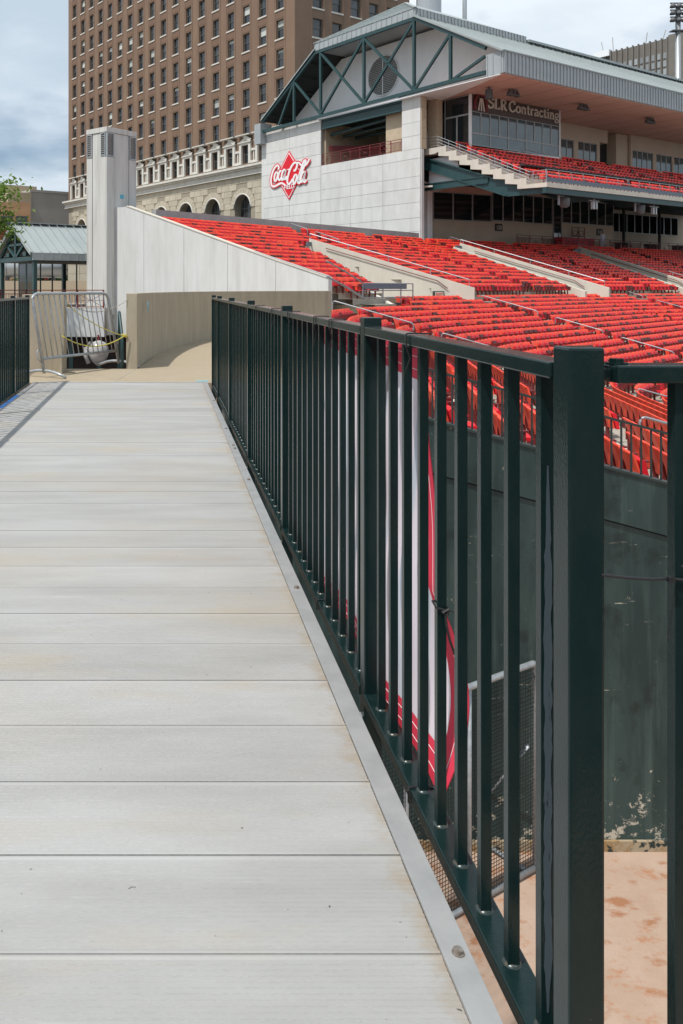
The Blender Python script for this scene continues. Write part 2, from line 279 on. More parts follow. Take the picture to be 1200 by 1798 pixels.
# ------------------------------------------------------------------ mesh helpers
class MB:
    def __init__(s): s.v = []; s.f = []
    def add(s, vs, fs):
        o = len(s.v); s.v += [tuple(p) for p in vs]; s.f += [tuple(i + o for i in f) for f in fs]; return s
    def hexa(s, p):   # bottom 4 ccw, top 4 ccw
        return s.add(p, [(3, 2, 1, 0), (4, 5, 6, 7), (0, 1, 5, 4), (1, 2, 6, 5), (2, 3, 7, 6), (3, 0, 4, 7)])
    def box(s, x0, x1, y0, y1, z0, z1):
        return s.hexa([(x0, y0, z0), (x1, y0, z0), (x1, y1, z0), (x0, y1, z0), (x0, y0, z1), (x1, y0, z1), (x1, y1, z1), (x0, y1, z1)])
    def prism(s, poly, fn, d0, d1):
        n = len(poly); vs = [fn(p, d0) for p in poly] + [fn(p, d1) for p in poly]
        return s.add(vs, [tuple(range(n))[::-1], tuple(range(n, 2 * n))] + [(i, (i + 1) % n, n + (i + 1) % n, n + i) for i in range(n)])
    def px(s, poly, x0, x1): return s.prism(poly, lambda p, d: (d, p[0], p[1]), x0, x1)
    def py(s, poly, y0, y1): return s.prism(poly, lambda p, d: (p[0], d, p[1]), y0, y1)
    def pz(s, poly, z0, z1): return s.prism(poly, lambda p, d: (p[0], p[1], d), z0, z1)
    def bar(s, p, q, w, h, up=(0, 0, 1)):
        p = Vector(p); q = Vector(q); d = (q - p).normalized(); u = Vector(up)
        if abs(d.dot(u)) > 0.98: u = Vector((0, 1, 0))
        sd = d.cross(u).normalized(); u2 = sd.cross(d).normalized(); sd *= w / 2; u2 *= h / 2
        return s.hexa([p - sd - u2, p + sd - u2, q + sd - u2, q - sd - u2, p - sd + u2, p + sd + u2, q + sd + u2, q - sd + u2])
    def tube(s, pts, r, n=8, closed=False):
        pts = [Vector(p) for p in pts]; N = len(pts); rings = []
        rr = r if isinstance(r, (list, tuple)) else [r] * N
        for i, p in enumerate(pts):
            if closed: d = pts[(i + 1) % N] - pts[i - 1]
            else: d = pts[min(i + 1, N - 1)] - pts[max(i - 1, 0)]
            d.normalize(); u = Vector((0, 0, 1)) if abs(d.z) < 0.93 else Vector((1, 0, 0))
            a = d.cross(u).normalized(); b = a.cross(d).normalized()
            rings.append([p + (a * math.cos(2 * math.pi * k / n) + b * math.sin(2 * math.pi * k / n)) * rr[i] for k in range(n)])
        vs = [v for rg in rings for v in rg]; fs = []
        for i in range(N if closed else N - 1):
            j = (i + 1) % N
            for k in range(n): fs.append((i * n + k, i * n + (k + 1) % n, j * n + (k + 1) % n, j * n + k))
        if not closed: fs += [tuple(range(n))[::-1], tuple(range((N - 1) * n, N * n))]
        return s.add(vs, fs)
    def cyl(s, c, r, z0, z1, n=16, r2=None):
        r2 = r if r2 is None else r2
        vs = [(c[0] + r * math.cos(2 * math.pi * k / n), c[1] + r * math.sin(2 * math.pi * k / n), z0) for k in range(n)]
        vs += [(c[0] + r2 * math.cos(2 * math.pi * k / n), c[1] + r2 * math.sin(2 * math.pi * k / n), z1) for k in range(n)]
        return s.add(vs, [tuple(range(n))[::-1], tuple(range(n, 2 * n))] + [(k, (k + 1) % n, n + (k + 1) % n, n + k) for k in range(n)])
    def lathe(s, prof, c=(0, 0), n=12):
        vs = []; fs = []
        for r, z in prof: vs += [(c[0] + r * math.cos(2 * math.pi * k / n), c[1] + r * math.sin(2 * math.pi * k / n), z) for k in range(n)]
        for i in range(len(prof) - 1):
            for k in range(n): fs.append((i * n + k, i * n + (k + 1) % n, (i + 1) * n + (k + 1) % n, (i + 1) * n + k))
        return s.add(vs, fs)
    def mesh(s, name, m, smooth=False, bevel=0.0, fix=True):
        me = bpy.data.meshes.new(name); me.from_pydata(s.v, [], s.f)
        if fix or bevel:
            bm = bmesh.new(); bm.from_mesh(me)
            bmesh.ops.recalc_face_normals(bm, faces=bm.faces)
            if bevel: bmesh.ops.bevel(bm, geom=list(bm.edges), offset=bevel, segments=2, profile=0.6, affect='EDGES')
            bm.to_mesh(me); bm.free()
        if m: me.materials.append(M[m])
        if smooth:
            for p in me.polygons: p.use_smooth = True
        return me
    def build(s, name, m, parent=None, smooth=False, bevel=0.0, fix=True, loc=None):
        o = bpy.data.objects.new(name, s.mesh(name, m, smooth, bevel, fix)); COL.objects.link(o)
        if parent: o.parent = parent
        if loc is not None: o.location = loc
        return o
def tag(o, label=None, cat=None, group=None, kind=None):
    if label: o['label'] = label
    if cat: o['category'] = cat
    if group: o['group'] = group
    if kind: o['kind'] = kind
    return o
def empty(name, label, cat, loc=(0, 0, 0), rz=0.0, group=None, kind=None):
    o = bpy.data.objects.new(name, None); COL.objects.link(o); o.location = loc; o.rotation_euler = (0, 0, rz); o.empty_display_size = 0.2
    return tag(o, label, cat, group, kind)
def inst(name, me, parent, loc=(0, 0, 0), rz=0.0, rot=None, sc=None):
    o = bpy.data.objects.new(name, me); COL.objects.link(o)
    if parent: o.parent = parent
    o.location = loc; o.rotation_euler = rot if rot else (0, 0, rz)
    if sc: o.scale = sc
    return o
def rounded(pts, r=0.12, n=4):
    out = [Vector(pts[0])]
    for i in range(1, len(pts) - 1):
        p = Vector(pts[i]); a = (Vector(pts[i - 1]) - p); b = (Vector(pts[i + 1]) - p)
        ra = min(r, a.length * 0.45); rb = min(r, b.length * 0.45); a.normalize(); b.normalize()
        p0 = p + a * ra; p2 = p + b * rb
        for k in range(n + 1):
            t = k / n; out.append(p0 * (1 - t) ** 2 + p * 2 * t * (1 - t) + p2 * t * t)
    out.append(Vector(pts[-1])); return out
# flat strokes (sign lettering): 2d polyline to a ribbon with thickness
def spline(pts, n=6):
    P = [Vector((*p[:2], 0)) for p in pts]; out = []
    for i in range(len(P) - 1):
        p0 = P[max(i - 1, 0)]; p1 = P[i]; p2 = P[i + 1]; p3 = P[min(i + 2, len(P) - 1)]
        for k in range(n):
            t = k / n
            out.append(0.5 * ((2 * p1) + (p2 - p0) * t + (2 * p0 - 5 * p1 + 4 * p2 - p3) * t * t + (3 * p1 - p0 - 3 * p2 + p3) * t ** 3))
    out.append(P[-1]); return [(p.x, p.y) for p in out]
def stroke(mb, pts, w, fn, d0, d1, smooth=True, n=5, taper=False):
    pts = spline(pts, n) if smooth and len(pts) > 2 else pts
    N = len(pts); L = []; Rr = []
    for i, p in enumerate(pts):
        a = pts[max(i - 1, 0)]; b = pts[min(i + 1, N - 1)]; dx_, dy_ = b[0] - a[0], b[1] - a[1]; l = math.hypot(dx_, dy_) or 1
        ww = w / 2 * (1 if not taper else (0.35 + 0.65 * math.sin(math.pi * (0.12 + 0.76 * i / (N - 1)))))
        nx, ny = -dy_ / l * ww, dx_ / l * ww; L.append((p[0] + nx, p[1] + ny)); Rr.append((p[0] - nx, p[1] - ny))
    vs = []
    for i in range(N): vs += [fn(L[i], d0), fn(Rr[i], d0), fn(Rr[i], d1), fn(L[i], d1)]
    fs = [(0, 1, 2, 3), (4 * N - 1, 4 * N - 2, 4 * N - 3, 4 * N - 4)]
    for i in range(N - 1):
        for k in range(4): fs.append((4 * i + k, 4 * i + 4 + k, 4 * i + 4 + (k + 1) % 4, 4 * i + (k + 1) % 4))
    mb.add(vs, fs)
def text_mesh(txt, size, name, m, depth=0.01):
    cu = bpy.data.curves.new(name, 'FONT'); cu.body = txt; cu.size = size; cu.extrude = depth; cu.align_x = 'CENTER'; cu.offset = size * 0.012
    ob = bpy.data.objects.new(name, cu); COL.objects.link(ob)
    dg = bpy.context.evaluated_depsgraph_get(); me = bpy.data.meshes.new_from_object(ob.evaluated_get(dg))
    bpy.data.objects.remove(ob); bpy.data.curves.remove(cu)
    me.materials.clear(); me.materials.append(M[m]); return me

# ------------------------------------------------------------------ frames shared by the big structures
V = Vector((0.8448, 0.5351, 0)); U = Vector((-0.5351, 0.8448, 0))
TH = math.atan2(V.y, V.x)
GC = Vector((21.6, 70.0, 0))                      # near corner of the grandstand
FIELD_Z = -5.6
def hdir(h): h = R(h); return (math.sin(h), math.cos(h))
def hrn(h): h = R(h); return (math.cos(h), -math.sin(h))
D1H, VH = 46.05, 57.65
P0 = (-1.0, 48.0); P1 = (21.4, 69.6); T1 = math.hypot(P1[0] - P0[0], P1[1] - P0[1])
def upos(t, s):
    if t < T1: d = hdir(D1H); n = hrn(D1H); return (P0[0] + t * d[0] + s * n[0], P0[1] + t * d[1] + s * n[1])
    n = hrn(VH); return (P1[0] + (t - T1) * V.x + s * n[0], P1[1] + (t - T1) * V.y + s * n[1])
def uz(s): return 4.5 - 0.321 * (s - 0.6)
def base_curve():
    P = []
    for i in range(24, 0, -1): P.append((4.2 - i * hdir(14)[0], 30.2 - i * hdir(14)[1], 14))
    for i in range(17):
        h = 14 + 32 * i / 16; P.append((27.5 - 24 * math.cos(R(h)), 24.4 + 24 * math.sin(R(h)), h))
    ex, ey = P[-1][:2]
    for i in range(1, 13): P.append((ex + (29.3 - ex) * i / 12, ey + (59.5 - ey) * i / 12, D1H if i < 12 else (D1H + VH) / 2))
    for i in range(1, 36): P.append((29.3 + i * 1.3 * V.x, 59.5 + i * 1.3 * V.y, VH))
    return P
BP = base_curve(); ARC = [0.0]
for i in range(1, len(BP)): ARC.append(ARC[-1] + math.hypot(BP[i][0] - BP[i - 1][0], BP[i][1] - BP[i - 1][1]))
def lpos(l, o):
    i = 0
    while i < len(BP) - 2 and ARC[i + 1] < l: i += 1
    f = (l - ARC[i]) / (ARC[i + 1] - ARC[i]); h = BP[i][2] + (BP[i + 1][2] - BP[i][2]) * f; n = hrn(h)
    return (BP[i][0] + (BP[i + 1][0] - BP[i][0]) * f + o * n[0], BP[i][1] + (BP[i + 1][1] - BP[i][1]) * f + o * n[1], h)
def lz(o): return -0.5 - 0.2675 * (o - 1.5)

# ================================================================== SETTING
g = MB().add([(-1800, -900, FIELD_Z), (1800, -900, FIELD_Z), (1800, 2600, FIELD_Z), (-1800, 2600, FIELD_Z)], [(0, 1, 2, 3)]).build('ground', 'asphalt', fix=False); tag(g, kind='structure')
g = MB().add([(-12, -8, FIELD_Z + .004), (70, -8, FIELD_Z + .004), (70, 40, FIELD_Z + .004), (-12, 40, FIELD_Z + .004)], [(0, 1, 2, 3)]).build('dirt_track', 'dirt', fix=False); tag(g, kind='structure')
# street terrace on the left behind the fence
mb = MB(); mb.box(-90, -3.3, 48.6, 300, -1.6, 0.0); st = mb.build('street', 'paving'); tag(st, kind='structure')
mb = MB(); mb.box(-3.2, 120, 120, 330, -5.55, -0.02); tag(mb.build('back_street', 'asphalt'), kind='structure')
# concrete path beyond the footbridge: flat slab with joints
path_pts = [(-1.78, 10.275), (2.6, 10.275), (3.6, 15.0), (4.9, 21.5), (4.8, 23.4), (3.9, 23.2), (2.6, 22.2), (1.4, 20.6), (0.5, 18.2), (-0.05, 15.3), (-0.33, 12.6), (-0.42, 12.06), (-1.78, 12.06)]
pm = MB(); pm.pz(path_pts, -0.25, -0.003); pth = pm.build('path', 'path_concrete'); tag(pth, kind='structure')
mb = MB()
for a_, b_ in (((-0.42, 12.0), (-0.62, 10.3)), ((0.3, 17.2), (3.4, 15.2))): mb.bar((a_[0], a_[1], -0.002), (b_[0], b_[1], -0.002), 0.012, 0.003)
mb.build('expansion_joint', 'tread_concrete', pth)

# ------------------------------------------------------------------ footbridge
br = empty('footbridge', 'grey ribbed aluminium footbridge deck running away from the camera', 'footbridge', (-0.53, 1.2, 0))
BX0, BX1 = -1.55, 0.4835; PIT = 0.254
def board_mesh():
    w = PIT - 0.0035; n = 19; prof = [(0.0, -0.03), (0.0, 0.0015), (0.006, 0.0022), (0.010, 0.0)]
    for i in range(n):
        y = 0.012 + (w - 0.024) * i / n; q = (w - 0.024) / n
        prof += [(y + q * .10, 0.0), (y + q * .22, -0.0016), (y + q * .34, -0.0016), (y + q * .46, 0.0)]
    prof += [(w - 0.010, 0.0), (w - 0.005, 0.0022), (w, 0.0015), (w, -0.03)]
    m = MB(); hw = (BX1 - BX0) / 2; m.px(prof, -hw, hw); return m.mesh('board', 'board')
bme = board_mesh()
y = 1.455 - PIT * 3; nb = 0
while y < 10.24:
    inst('board', bme, br, ((BX0 + BX1) / 2 + 0.53, y - 1.2 + 0.00175, rnd.uniform(-0.0008, 0.0008))); y += PIT
for nm, x0, x1 in (('edge_trim', 0.4840, 0.533), ('edge_trim', -1.60, -1.5505)):
    m = MB(); m.box(x0 + .53, x1 + .53, -0.6, 9.06, 0.001, 0.009); m.box((x1 if x1 > 0 else x0 + .006) + .53 - .006, (x1 if x1 > 0 else x0 + .006) + .53, -0.6, 9.06, -0.06, 0.001); m.build(nm, 'trim', br, bevel=0.0012)
m = MB(); m.box(BX0 + .53, BX1 + .53, 9.0435, 9.07, -0.03, 0.004); m.build('end_plate', 'trim', br)
bolt = MB().cyl((0, 0), 0.0085, 0, 0.007, 6); bolt.cyl((0, 0), 0.011, -0.001, 0.0016, 12); bolt = bolt.mesh('bolt', 'bolt')
for by in (1.447, 3.21, 5.02, 6.0, 6.12, 6.85, 8.55): inst('bolt', bolt, br, (0.511 + .53, by - 1.2, 0.0095), rnd.random())
for by in (8.4, 9.3): inst('bolt', bolt, br, (-1.575 + .53, by - 1.2, 0.0095), rnd.random())
for x in (0.42, -0.53, -1.50):
    m = MB(); m.box(x + .53 - .03, x + .53 + .03, -0.6, 9.04, -0.42, -0.034); m.build('girder', 'dark_soffit', br)
pier = MB(); pier.box(-1.45 + .53, .4 + .53, 9.1, 9.5, FIELD_Z, -0.26); pier.build('abutment', 'tan_concrete', br)

# ------------------------------------------------------------------ green railings
picket_me = MB().box(-.01, .01, -.01, .01, 0.02, 1.031).mesh('picket', 'green_paint', bevel=0.0015)
post_me = MB().box(-.025, .025, -.025, .025, -0.16, 1.08).mesh('post', 'green_paint', bevel=0.004)
weld_me = MB().lathe([(0.0165, 0.0), (0.015, 0.003), (0.011, 0.005)], n=10).mesh('weld_bead', 'weld', smooth=True)
def rail_me(L, z0, z1, w=.05):
    return MB().box(-w / 2, w / 2, 0, L, z0, z1).mesh('rail', 'green_dusty' if z0 > .5 else 'green_paint', bevel=0.003)
def cable_tie(p, tail=0.05, name='cable_tie', label='black cable tie looped round the top rail', along_y=True, group=None):
    m = MB(); hw, z0, z1 = 0.029, 1.027, 1.058
    loop = [(-hw, 0, z0), (-hw, 0.004, z1), (hw, 0.006, z1), (hw, 0.002, z0)]
    if not along_y: loop = [(q[1], q[0], q[2]) for q in loop]
    m.tube(rounded(loop + [loop[0]], 0.006, 3), 0.0022, 6)
    tl = [(-hw, 0, z0), (-hw + .012, 0.012, z0 - tail * .4), (-hw + .004, 0.03, z0 - tail)] if along_y else [(0, -hw, z0), (0.01, -hw + .01, z0 - tail)]
    m.tube(tl, 0.0018, 5)
    return tag(m.build(name, 'black_cord', loc=p), label, 'cable tie', group)
PX = 0.59
rr = empty('railing', 'dark green steel picket railing along the right edge of the footbridge', 'railing', (PX, 1.17, 0))
posts = [1.187, 2.375, 4.0, 5.65, 7.26, 8.85, 9.85]
for py_ in posts: inst('post', post_me, rr, (0, py_ - 1.17, 0))
for a_, b_ in zip(posts[:-1], posts[1:]):
    a2, b2 = a_ + .0255, b_ - .0255
    gap = 0.008 if a_ == posts[0] else 0.0
    inst('top_rail', rail_me(b2 - a2 - gap, 1.03, 1.055), rr, (0, a2 + gap - 1.17, 0))
    inst('bottom_rail', rail_me(b2 - a2 - gap, -0.008, 0.02, .056), rr, (0, a2 + gap - 1.17, 0))
    ys = [2.264 + 0.0 - 0.1215 * k + .0 for k in range(9)] if a_ == posts[0] else None
    if ys is None:
        n = round((b_ - a_) / 0.1225); ys = [a_ + (b_ - a_) * k / n for k in range(1, n)]
    for yy in ys:
        p = inst('picket', picket_me, rr, (rnd.uniform(-.0008, .0008), yy - 1.17, 0))
        w_ = inst('weld_bead', weld_me, p, (0, 0, 0.0195), rnd.random() * 6)
        if a_ == posts[0] and yy < 1.31:
            s_ = MB(); wq_ = lambda q_: min(1, (62 - q_) / 14, (q_ + 2) / 8); edge = [((-.0068 + rnd.uniform(0, .003)) * wq_(q_), .05 + .84 * q_ / 60) for q_ in range(61)] + [((.0072 - rnd.uniform(0, .003)) * wq_(q_), .05 + .84 * q_ / 60) for q_ in range(60, -1, -1)]; s_.py(edge, -.0112, -.0099); s_.build('bare_strip', 'bare_paint', p)['label'] = 'strip of peeled blue grey paint on the end picket'
for py_ in posts:
    m = MB(); m.box(-.075, -.026, -.012, .012, -.075, -.05); m.build('bracket', 'galv', rr, loc=(0, py_ - 1.17, 0))
# the return going right from the near post
r2 = empty('railing', 'dark green railing section turning right from the nearest post', 'railing', (0.632, 1.186, 0))
m = MB(); m.box(0.0, 2.2, -.025, .025, 1.03, 1.055); m.build('top_rail', 'green_paint', r2, bevel=0.003)
m = MB(); m.box(0.0, 2.2, -.028, .028, -0.008, 0.02); m.build('bottom_rail', 'green_paint', r2, bevel=0.003)
m = MB(); m.cyl((0.012, 0.0), 0.0105, 1.0555, 1.063, 6); m.cyl((0.012, 0), 0.016, 1.0552, 1.0575, 14); m.build('bolt', 'green_paint', r2)
m = MB(); m.box(-0.0165, -0.001, -.012, .012, 1.034, 1.05); m.build('hinge_lug', 'green_paint', r2, bevel=0.002)
x = 0.0995
while x < 2.15:
    p = inst('picket', picket_me, r2, (x, 0, 0)); inst('weld_bead', weld_me, p, (0, 0, 0.0195)); x += 0.1215
inst('post', post_me, r2, (2.225, 0, 0))
# left railing
LX = -1.655
lr = empty('railing', 'dark green picket railing on the left edge of the footbridge beside the barricade', 'railing', (LX, 1.2, 0))
lposts = [1.2, 2.8, 4.4, 6.0, 7.6, 9.15, 10.12]
for py_ in lposts: inst('post', post_me, lr, (0, py_ - 1.2, 0))
for a_, b_ in zip(lposts[:-1], lposts[1:]):
    inst('top_rail', rail_me(b_ - a_ - .051, 1.03, 1.055), lr, (0, a_ + .0255 - 1.2, 0)); inst('bottom_rail', rail_me(b_ - a_ - .051, -0.008, 0.02, .056), lr, (0, a_ + .0255 - 1.2, 0))
    n = round((b_ - a_) / 0.1225)
    for k in range(1, n): inst('picket', picket_me, lr, (0, a_ + (b_ - a_) * k / n - 1.2, 0))
for i, yy in enumerate((1.93, 2.83, 3.12, 3.78, 4.35, 5.1)):
    cable_tie((PX, yy, 0), rnd.uniform(.03, .09), label='black cable tie round the top rail, number %s from the near end' % ('one', 'two', 'three', 'four', 'five', 'six')[i])
for i, yy in enumerate((1.905, 3.05)):
    m = MB(); m.tube(rounded([(-.031, 0, -.012), (-.031, 0, .023), (.031, .004, .023), (.031, .004, -.012), (-.031, 0, -.012)], .006, 3), .0022, 6); m.tube([(.0, 0, .023), (.02, -.02, .035), (.03, -.03, .03)], .0018, 5)
    tag(m.build('cable_tie', 'black_cord', loc=(PX, yy, 0)), ('black cable tie round the bottom rail nearest the banner corner', 'black cable tie round the bottom rail beyond the second post')[i], 'cable tie')
m = MB(); m.tube([(0.610, 1.163, 0.7635), (0.64, 1.162, 0.760), (0.68, 1.163, 0.757), (0.715, 1.1715, 0.755), (0.75, 1.172, 0.751)], 0.0021, 6)
m.box(0.706, 0.714, 1.164, 1.171, 0.751, 0.759)
tag(m.build('cable_tie', 'black_cord'), 'long black cable tie stretched from the near post to the next picket', 'cable tie')
# knotted cord on a picket
m = MB(); yk = 1.778
m.tube(rounded([(PX - .014, yk - .014, .487), (PX + .014, yk - .015, .480), (PX + .016, yk + .014, .482), (PX - .014, yk + .014, .492), (PX - .014, yk - .014, .487)], .005, 3), .0022, 6)
m.tube([(PX + .004, yk - .016, .482), (PX + .006, yk - .02, .45), (PX + .014, yk - .016, .42), (PX + .028, yk - .008, .385)], .0026, 6)
m.tube([(PX + .010, yk - .016, .484), (PX + .028, yk - .02, .478), (PX + .04, yk - .012, .462)], .002, 6)
m.tube([(PX - .002, yk - .018, .478), (PX + .01, yk - .02, .486), (PX + .008, yk - .02, .474)], .004, 6)
tag(m.build('cord', 'black_cord'), 'knotted black cord hanging from a picket in front of the banner', 'cord')

# ------------------------------------------------------------------ banner hung outside the railing
def banner():
    root = empty('banner', 'white and pale lilac mesh banner with red hem hung outside the railing', 'banner', (0.63, 1.9, 0))
    NY, NZ = 56, 40; y0, y1, z0, z1 = 1.915, 3.72, -0.02, 1.018
    def pt(i, j, off=0.0):
        u = i / NY; w = j / NZ; yv = y0 + (y1 - y0) * u; z = z0 + (z1 - z0) * w
        edge = max(0, 1 - u / 0.10)
        bow = 0.052 * (math.sin(math.pi * min(1, max(0, (0.45 - w) / 0.45)) ** 0.9)) * edge
        yv += -0.012 * edge * math.sin(w * 7) + 0.05 * w * edge
        xv = 0.632 + 0.012 * math.sin(yv * 7.0 + z * 3) + 0.006 * math.sin(z * 13 + yv * 3) + bow + off
        z += 0.012 * math.sin(u * 14) * (1 - w)
        return (xv - 0.63, yv - 1.9, z)
    def sheet(name, m_, i0, i1, j0, j1, off=0.0):
        m = MB(); W = j1 - j0 + 1
        for sd in (0, 0.0015):
            o = len(m.v); fs = []
            for i in range(i0, i1 + 1):
                for j in range(j0, j1 + 1): m.v.append(pt(i, j, off + sd))
            for i in range(i1 - i0):
                for j in range(j1 - j0): fs.append((o + i * W + j, o + i * W + j + 1, o + (i + 1) * W + j + 1, o + (i + 1) * W + j))
            m.f += fs
        return m.build(name, m_, root, smooth=True, fix=False)
    hi, hj = 2, 3
    sheet('cloth', 'banner_cloth', hi, NY - hi, hj, NZ - hj)
    hems = [sheet('hem', 'banner_red', hi, NY, 0, hj), sheet('hem', 'banner_red', hi, NY, NZ - hj, NZ), sheet('hem', 'banner_red', 0, hi, 0, NZ), sheet('hem', 'banner_red', NY - hi, NY, hj, NZ - hj)]
    m = MB()
    for jj in (0.9, 2.1):
        m.tube([pt(i, jj, -.0008) for i in range(hi, NY)], .0009, 4); m.tube([pt(i, NZ - jj, -.0008) for i in range(hi, NY)], .0009, 4)
    for ii in (0.9,): m.tube([pt(ii, j, -.0008) for j in range(0, NZ)], .0008, 4)
    m.build('stitching', 'stitch', hems[0])
    for i, j in ((1, 1), (1, NZ - 1), (28, NZ - 1), (28, 1)):
        c = pt(i, j, -.001); m = MB(); m.tube([(c[0], c[1] + .009 * math.cos(a), c[2] + .009 * math.sin(a)) for a in [k * math.pi / 6 for k in range(12)]], .003, 6, True); m.build('grommet', 'galv', root, smooth=True)
banner()

# ------------------------------------------------------------------ walls at the end of the bridge
def wall_strip(name, pts, thick, z0, z1, m_, label, cat='wall'):
    n = len(pts); L = []; Q = []
    for i, p in enumerate(pts):
        a = pts[max(i - 1, 0)]; b = pts[min(i + 1, n - 1)]; d = Vector((b[0] - a[0], b[1] - a[1], 0)).normalized(); nn = Vector((-d.y, d.x, 0))
        L.append((p[0], p[1])); Q.append((p[0] + nn.x * thick, p[1] + nn.y * thick))
    m = MB(); m.pz(L + Q[::-1], z0, z1)
    return tag(m.build(name, m_, bevel=0.008), label, cat)
cw = []
for k in range(15):
    t = k / 14; a = (-0.385, 12.05); b = (-0.15, 16.0); c = (0.95, 21.5); d = (4.75, 23.6)
    cw.append(tuple(a[i] * (1 - t) ** 3 + 3 * b[i] * t * (1 - t) ** 2 + 3 * c[i] * t * t * (1 - t) + d[i] * t ** 3 for i in (0, 1)))
w1 = wall_strip('parapet_wall', cw, 0.16, -0.6, 1.088, 'tan_concrete', 'curved tan concrete parapet wall along the far path')
w2 = MB(); w2.box(-1.98, -1.39, 11.65, 11.95, -0.6, 1.075); w2.build('parapet_wall', 'tan_concrete', bevel=0.01)
tag(bpy.data.objects['parapet_wall.001'], 'short tan concrete wall stub behind the steel barricade', 'wall')
m = MB()
m.prism([(11.945, -0.003), (11.945, 0.42), (12.1, 0.36), (12.25, 0.18), (12.3, -0.003)], lambda p, d: (d, p[0] - 0.62, p[1]), -1.42, -1.385); m.build('kerb_flare', 'tan_concrete', bpy.data.objects['parapet_wall.001'])
# blue tape marks
for nm, x0, x1, y0, y1, z0, z1, lab in (
    ('tape_strip', .41, .56, 10.42, 10.5, -.0025, .0005, 'pale blue tape on the path beside the far railing post'),):
    m = MB(); m.box(x0, x1, y0, y1, z0, z1); tag(m.build(nm, 'tape_blue'), lab, 'tape')
p_ = cw[1]; m = MB(); m.bar((p_[0] + .075, p_[1] + .02, 0.80), (p_[0] + .075, p_[1] + .02, 0.96), 0.012, 0.05, up=(0, 1, 0)); tag(m.build('tape_strip', 'tape_blue'), 'pale blue tape strip on the curved concrete wall', 'tape')
m = MB(); m.box(-1.598, -1.553, 8.0, 9.0, 0.0095, 0.0105); tag(m.build('tape_strip', 'tape_deep'), 'dark blue tape along the left edge trim', 'tape')
# green pipe rail beside the wall
m = MB(); m.tube(rounded([(-0.72, 13.4, 0.0), (-0.72, 13.4, 0.78), (-0.66, 12.4, 0.80), (-0.60, 12.1, 0.42), (-.60, 12.1, -.2)], .06), .022, 8); tag(m.build('handrail', 'teal_steel', smooth=True), 'dark green pipe handrail beside the tan wall end', 'handrail')

# ------------------------------------------------------------------ steel crowd barricade
A = Vector((-1.555, 10.9, 0)); B = Vector((-0.66, 12.35, 0)); ex = (B - A).normalized(); ln = (B - A).length
bk = empty('barricade', 'galvanised steel crowd barricade leaning at the far end of the footbridge', 'barricade', A, math.atan2(ex.y, ex.x))
lean = lambda x, z: (x - 0.16 * z * 0.55, 0.16 * z * 0.83, z)
m = MB(); m.tube(rounded([lean(0, .05), lean(0, 1.09), lean(ln, 1.09), lean(ln, .05)], .13, 6), .021, 10); m.build('frame', 'galv', bk, smooth=True)
m = MB(); m.tube([lean(0, .24), lean(ln, .24)], .019, 8); m.build('bottom_rail', 'galv', bk, smooth=True)
nb = 15
for k in range(1, nb): m = MB(); m.tube([lean(ln * k / nb, .24), lean(ln * k / nb, 1.085)], .0085, 6); m.build('bar', 'galv', bk, smooth=True)
for xx in (0, ln):
    m = MB(); m.tube(rounded([(xx - .02, -.36, .02), (xx, -.12, .085), (xx, .16, .085), (xx + .01, .36, .02)], .12, 4), .019, 8); m.build('foot', 'galv', bk, smooth=True)
m = MB(); m.tube(rounded([lean(-.0, .34), lean(-.07, .36), lean(-.08, .24), lean(-.03, .2)], .03), .009, 6); m.build('hook', 'galv', bk, smooth=True)
for z in (.36, .74): m = MB(); q = lean(ln + .03, z); m.box(q[0] - .02, q[0] + .03, q[1] - .015, q[1] + .015, z - .03, z + .03); m.build('hook_eye', 'galv', bk)
def sag(a, b, s, n=14): a = Vector(a); b = Vector(b); return [a.lerp(b, k / n) - Vector((0, 0, s * 4 * (k / n) * (1 - k / n))) for k in range(n + 1)]
m = MB(); m.tube(sag((-1.42, 11.6, .50), (-.53, 12.02, .50), .16), .009, 6); m.tube(sag((-.6, 12.05, .5), (-.53, 12.06, .46), .01, 4), .02, 6)
tag(m.build('rope', 'yellow_rope', smooth=True), 'yellow rope sagging low behind the barricade bars', 'rope')
m = MB(); m.tube(sag((-1.40, 11.75, .96), (-.53, 12.06, .46), .07), .007, 6); tag(m.build('rope', 'yellow_rope', smooth=True), 'yellow rope slanting down across the barricade', 'rope')
m = MB(); pts = sag((-1.39, 11.75, .97), (-.52, 12.06, 1.0), .16, 34)
for i in range(len(pts) - 1):
    c = (pts[i] + pts[i + 1]) / 2; d = (pts[i + 1] - pts[i]).normalized(); s_ = Vector((0, 0, 1)) if i % 2 else Vector((0, 1, 0))
    m.tube([c + d * .017 * math.cos(t) + s_ * .009 * math.sin(t) for t in [k * math.pi / 4 for k in range(8)]], .0032, 4, True)
tag(m.build('chain', 'bolt'), 'thin steel chain strung between the two tan walls', 'chain')
# white rounded lantern body hanging under the platform edge
gl = empty('lantern', 'white rounded shiny lantern with strap hanging behind the barricade', 'lantern', (-3.45, 44.0, -2.9))  # rounded form for a hanging white thing of unknown kind
m = MB(); m.lathe([(0.0, -.05), (.16, .02), (.42, .28), (.55, .6), (.52, .95), (.36, 1.2), (.12, 1.3), (0, 1.31)], n=18); m.build('globe', 'white_plastic', gl, smooth=True)
m = MB(); m.tube([(-.3, -.1, 1.5), (-.42, -.1, 1.15), (-.68, -.1, .9), (-.66, -.1, .5), (-.5, -.1, .1)], .12, 8); m.build('strap', 'white_plastic', gl, smooth=True)
m = MB(); m.tube([(0, 0, 1.25), (0, 0, 1.6)], .06, 6); m.build('stem', 'seat_iron', gl)

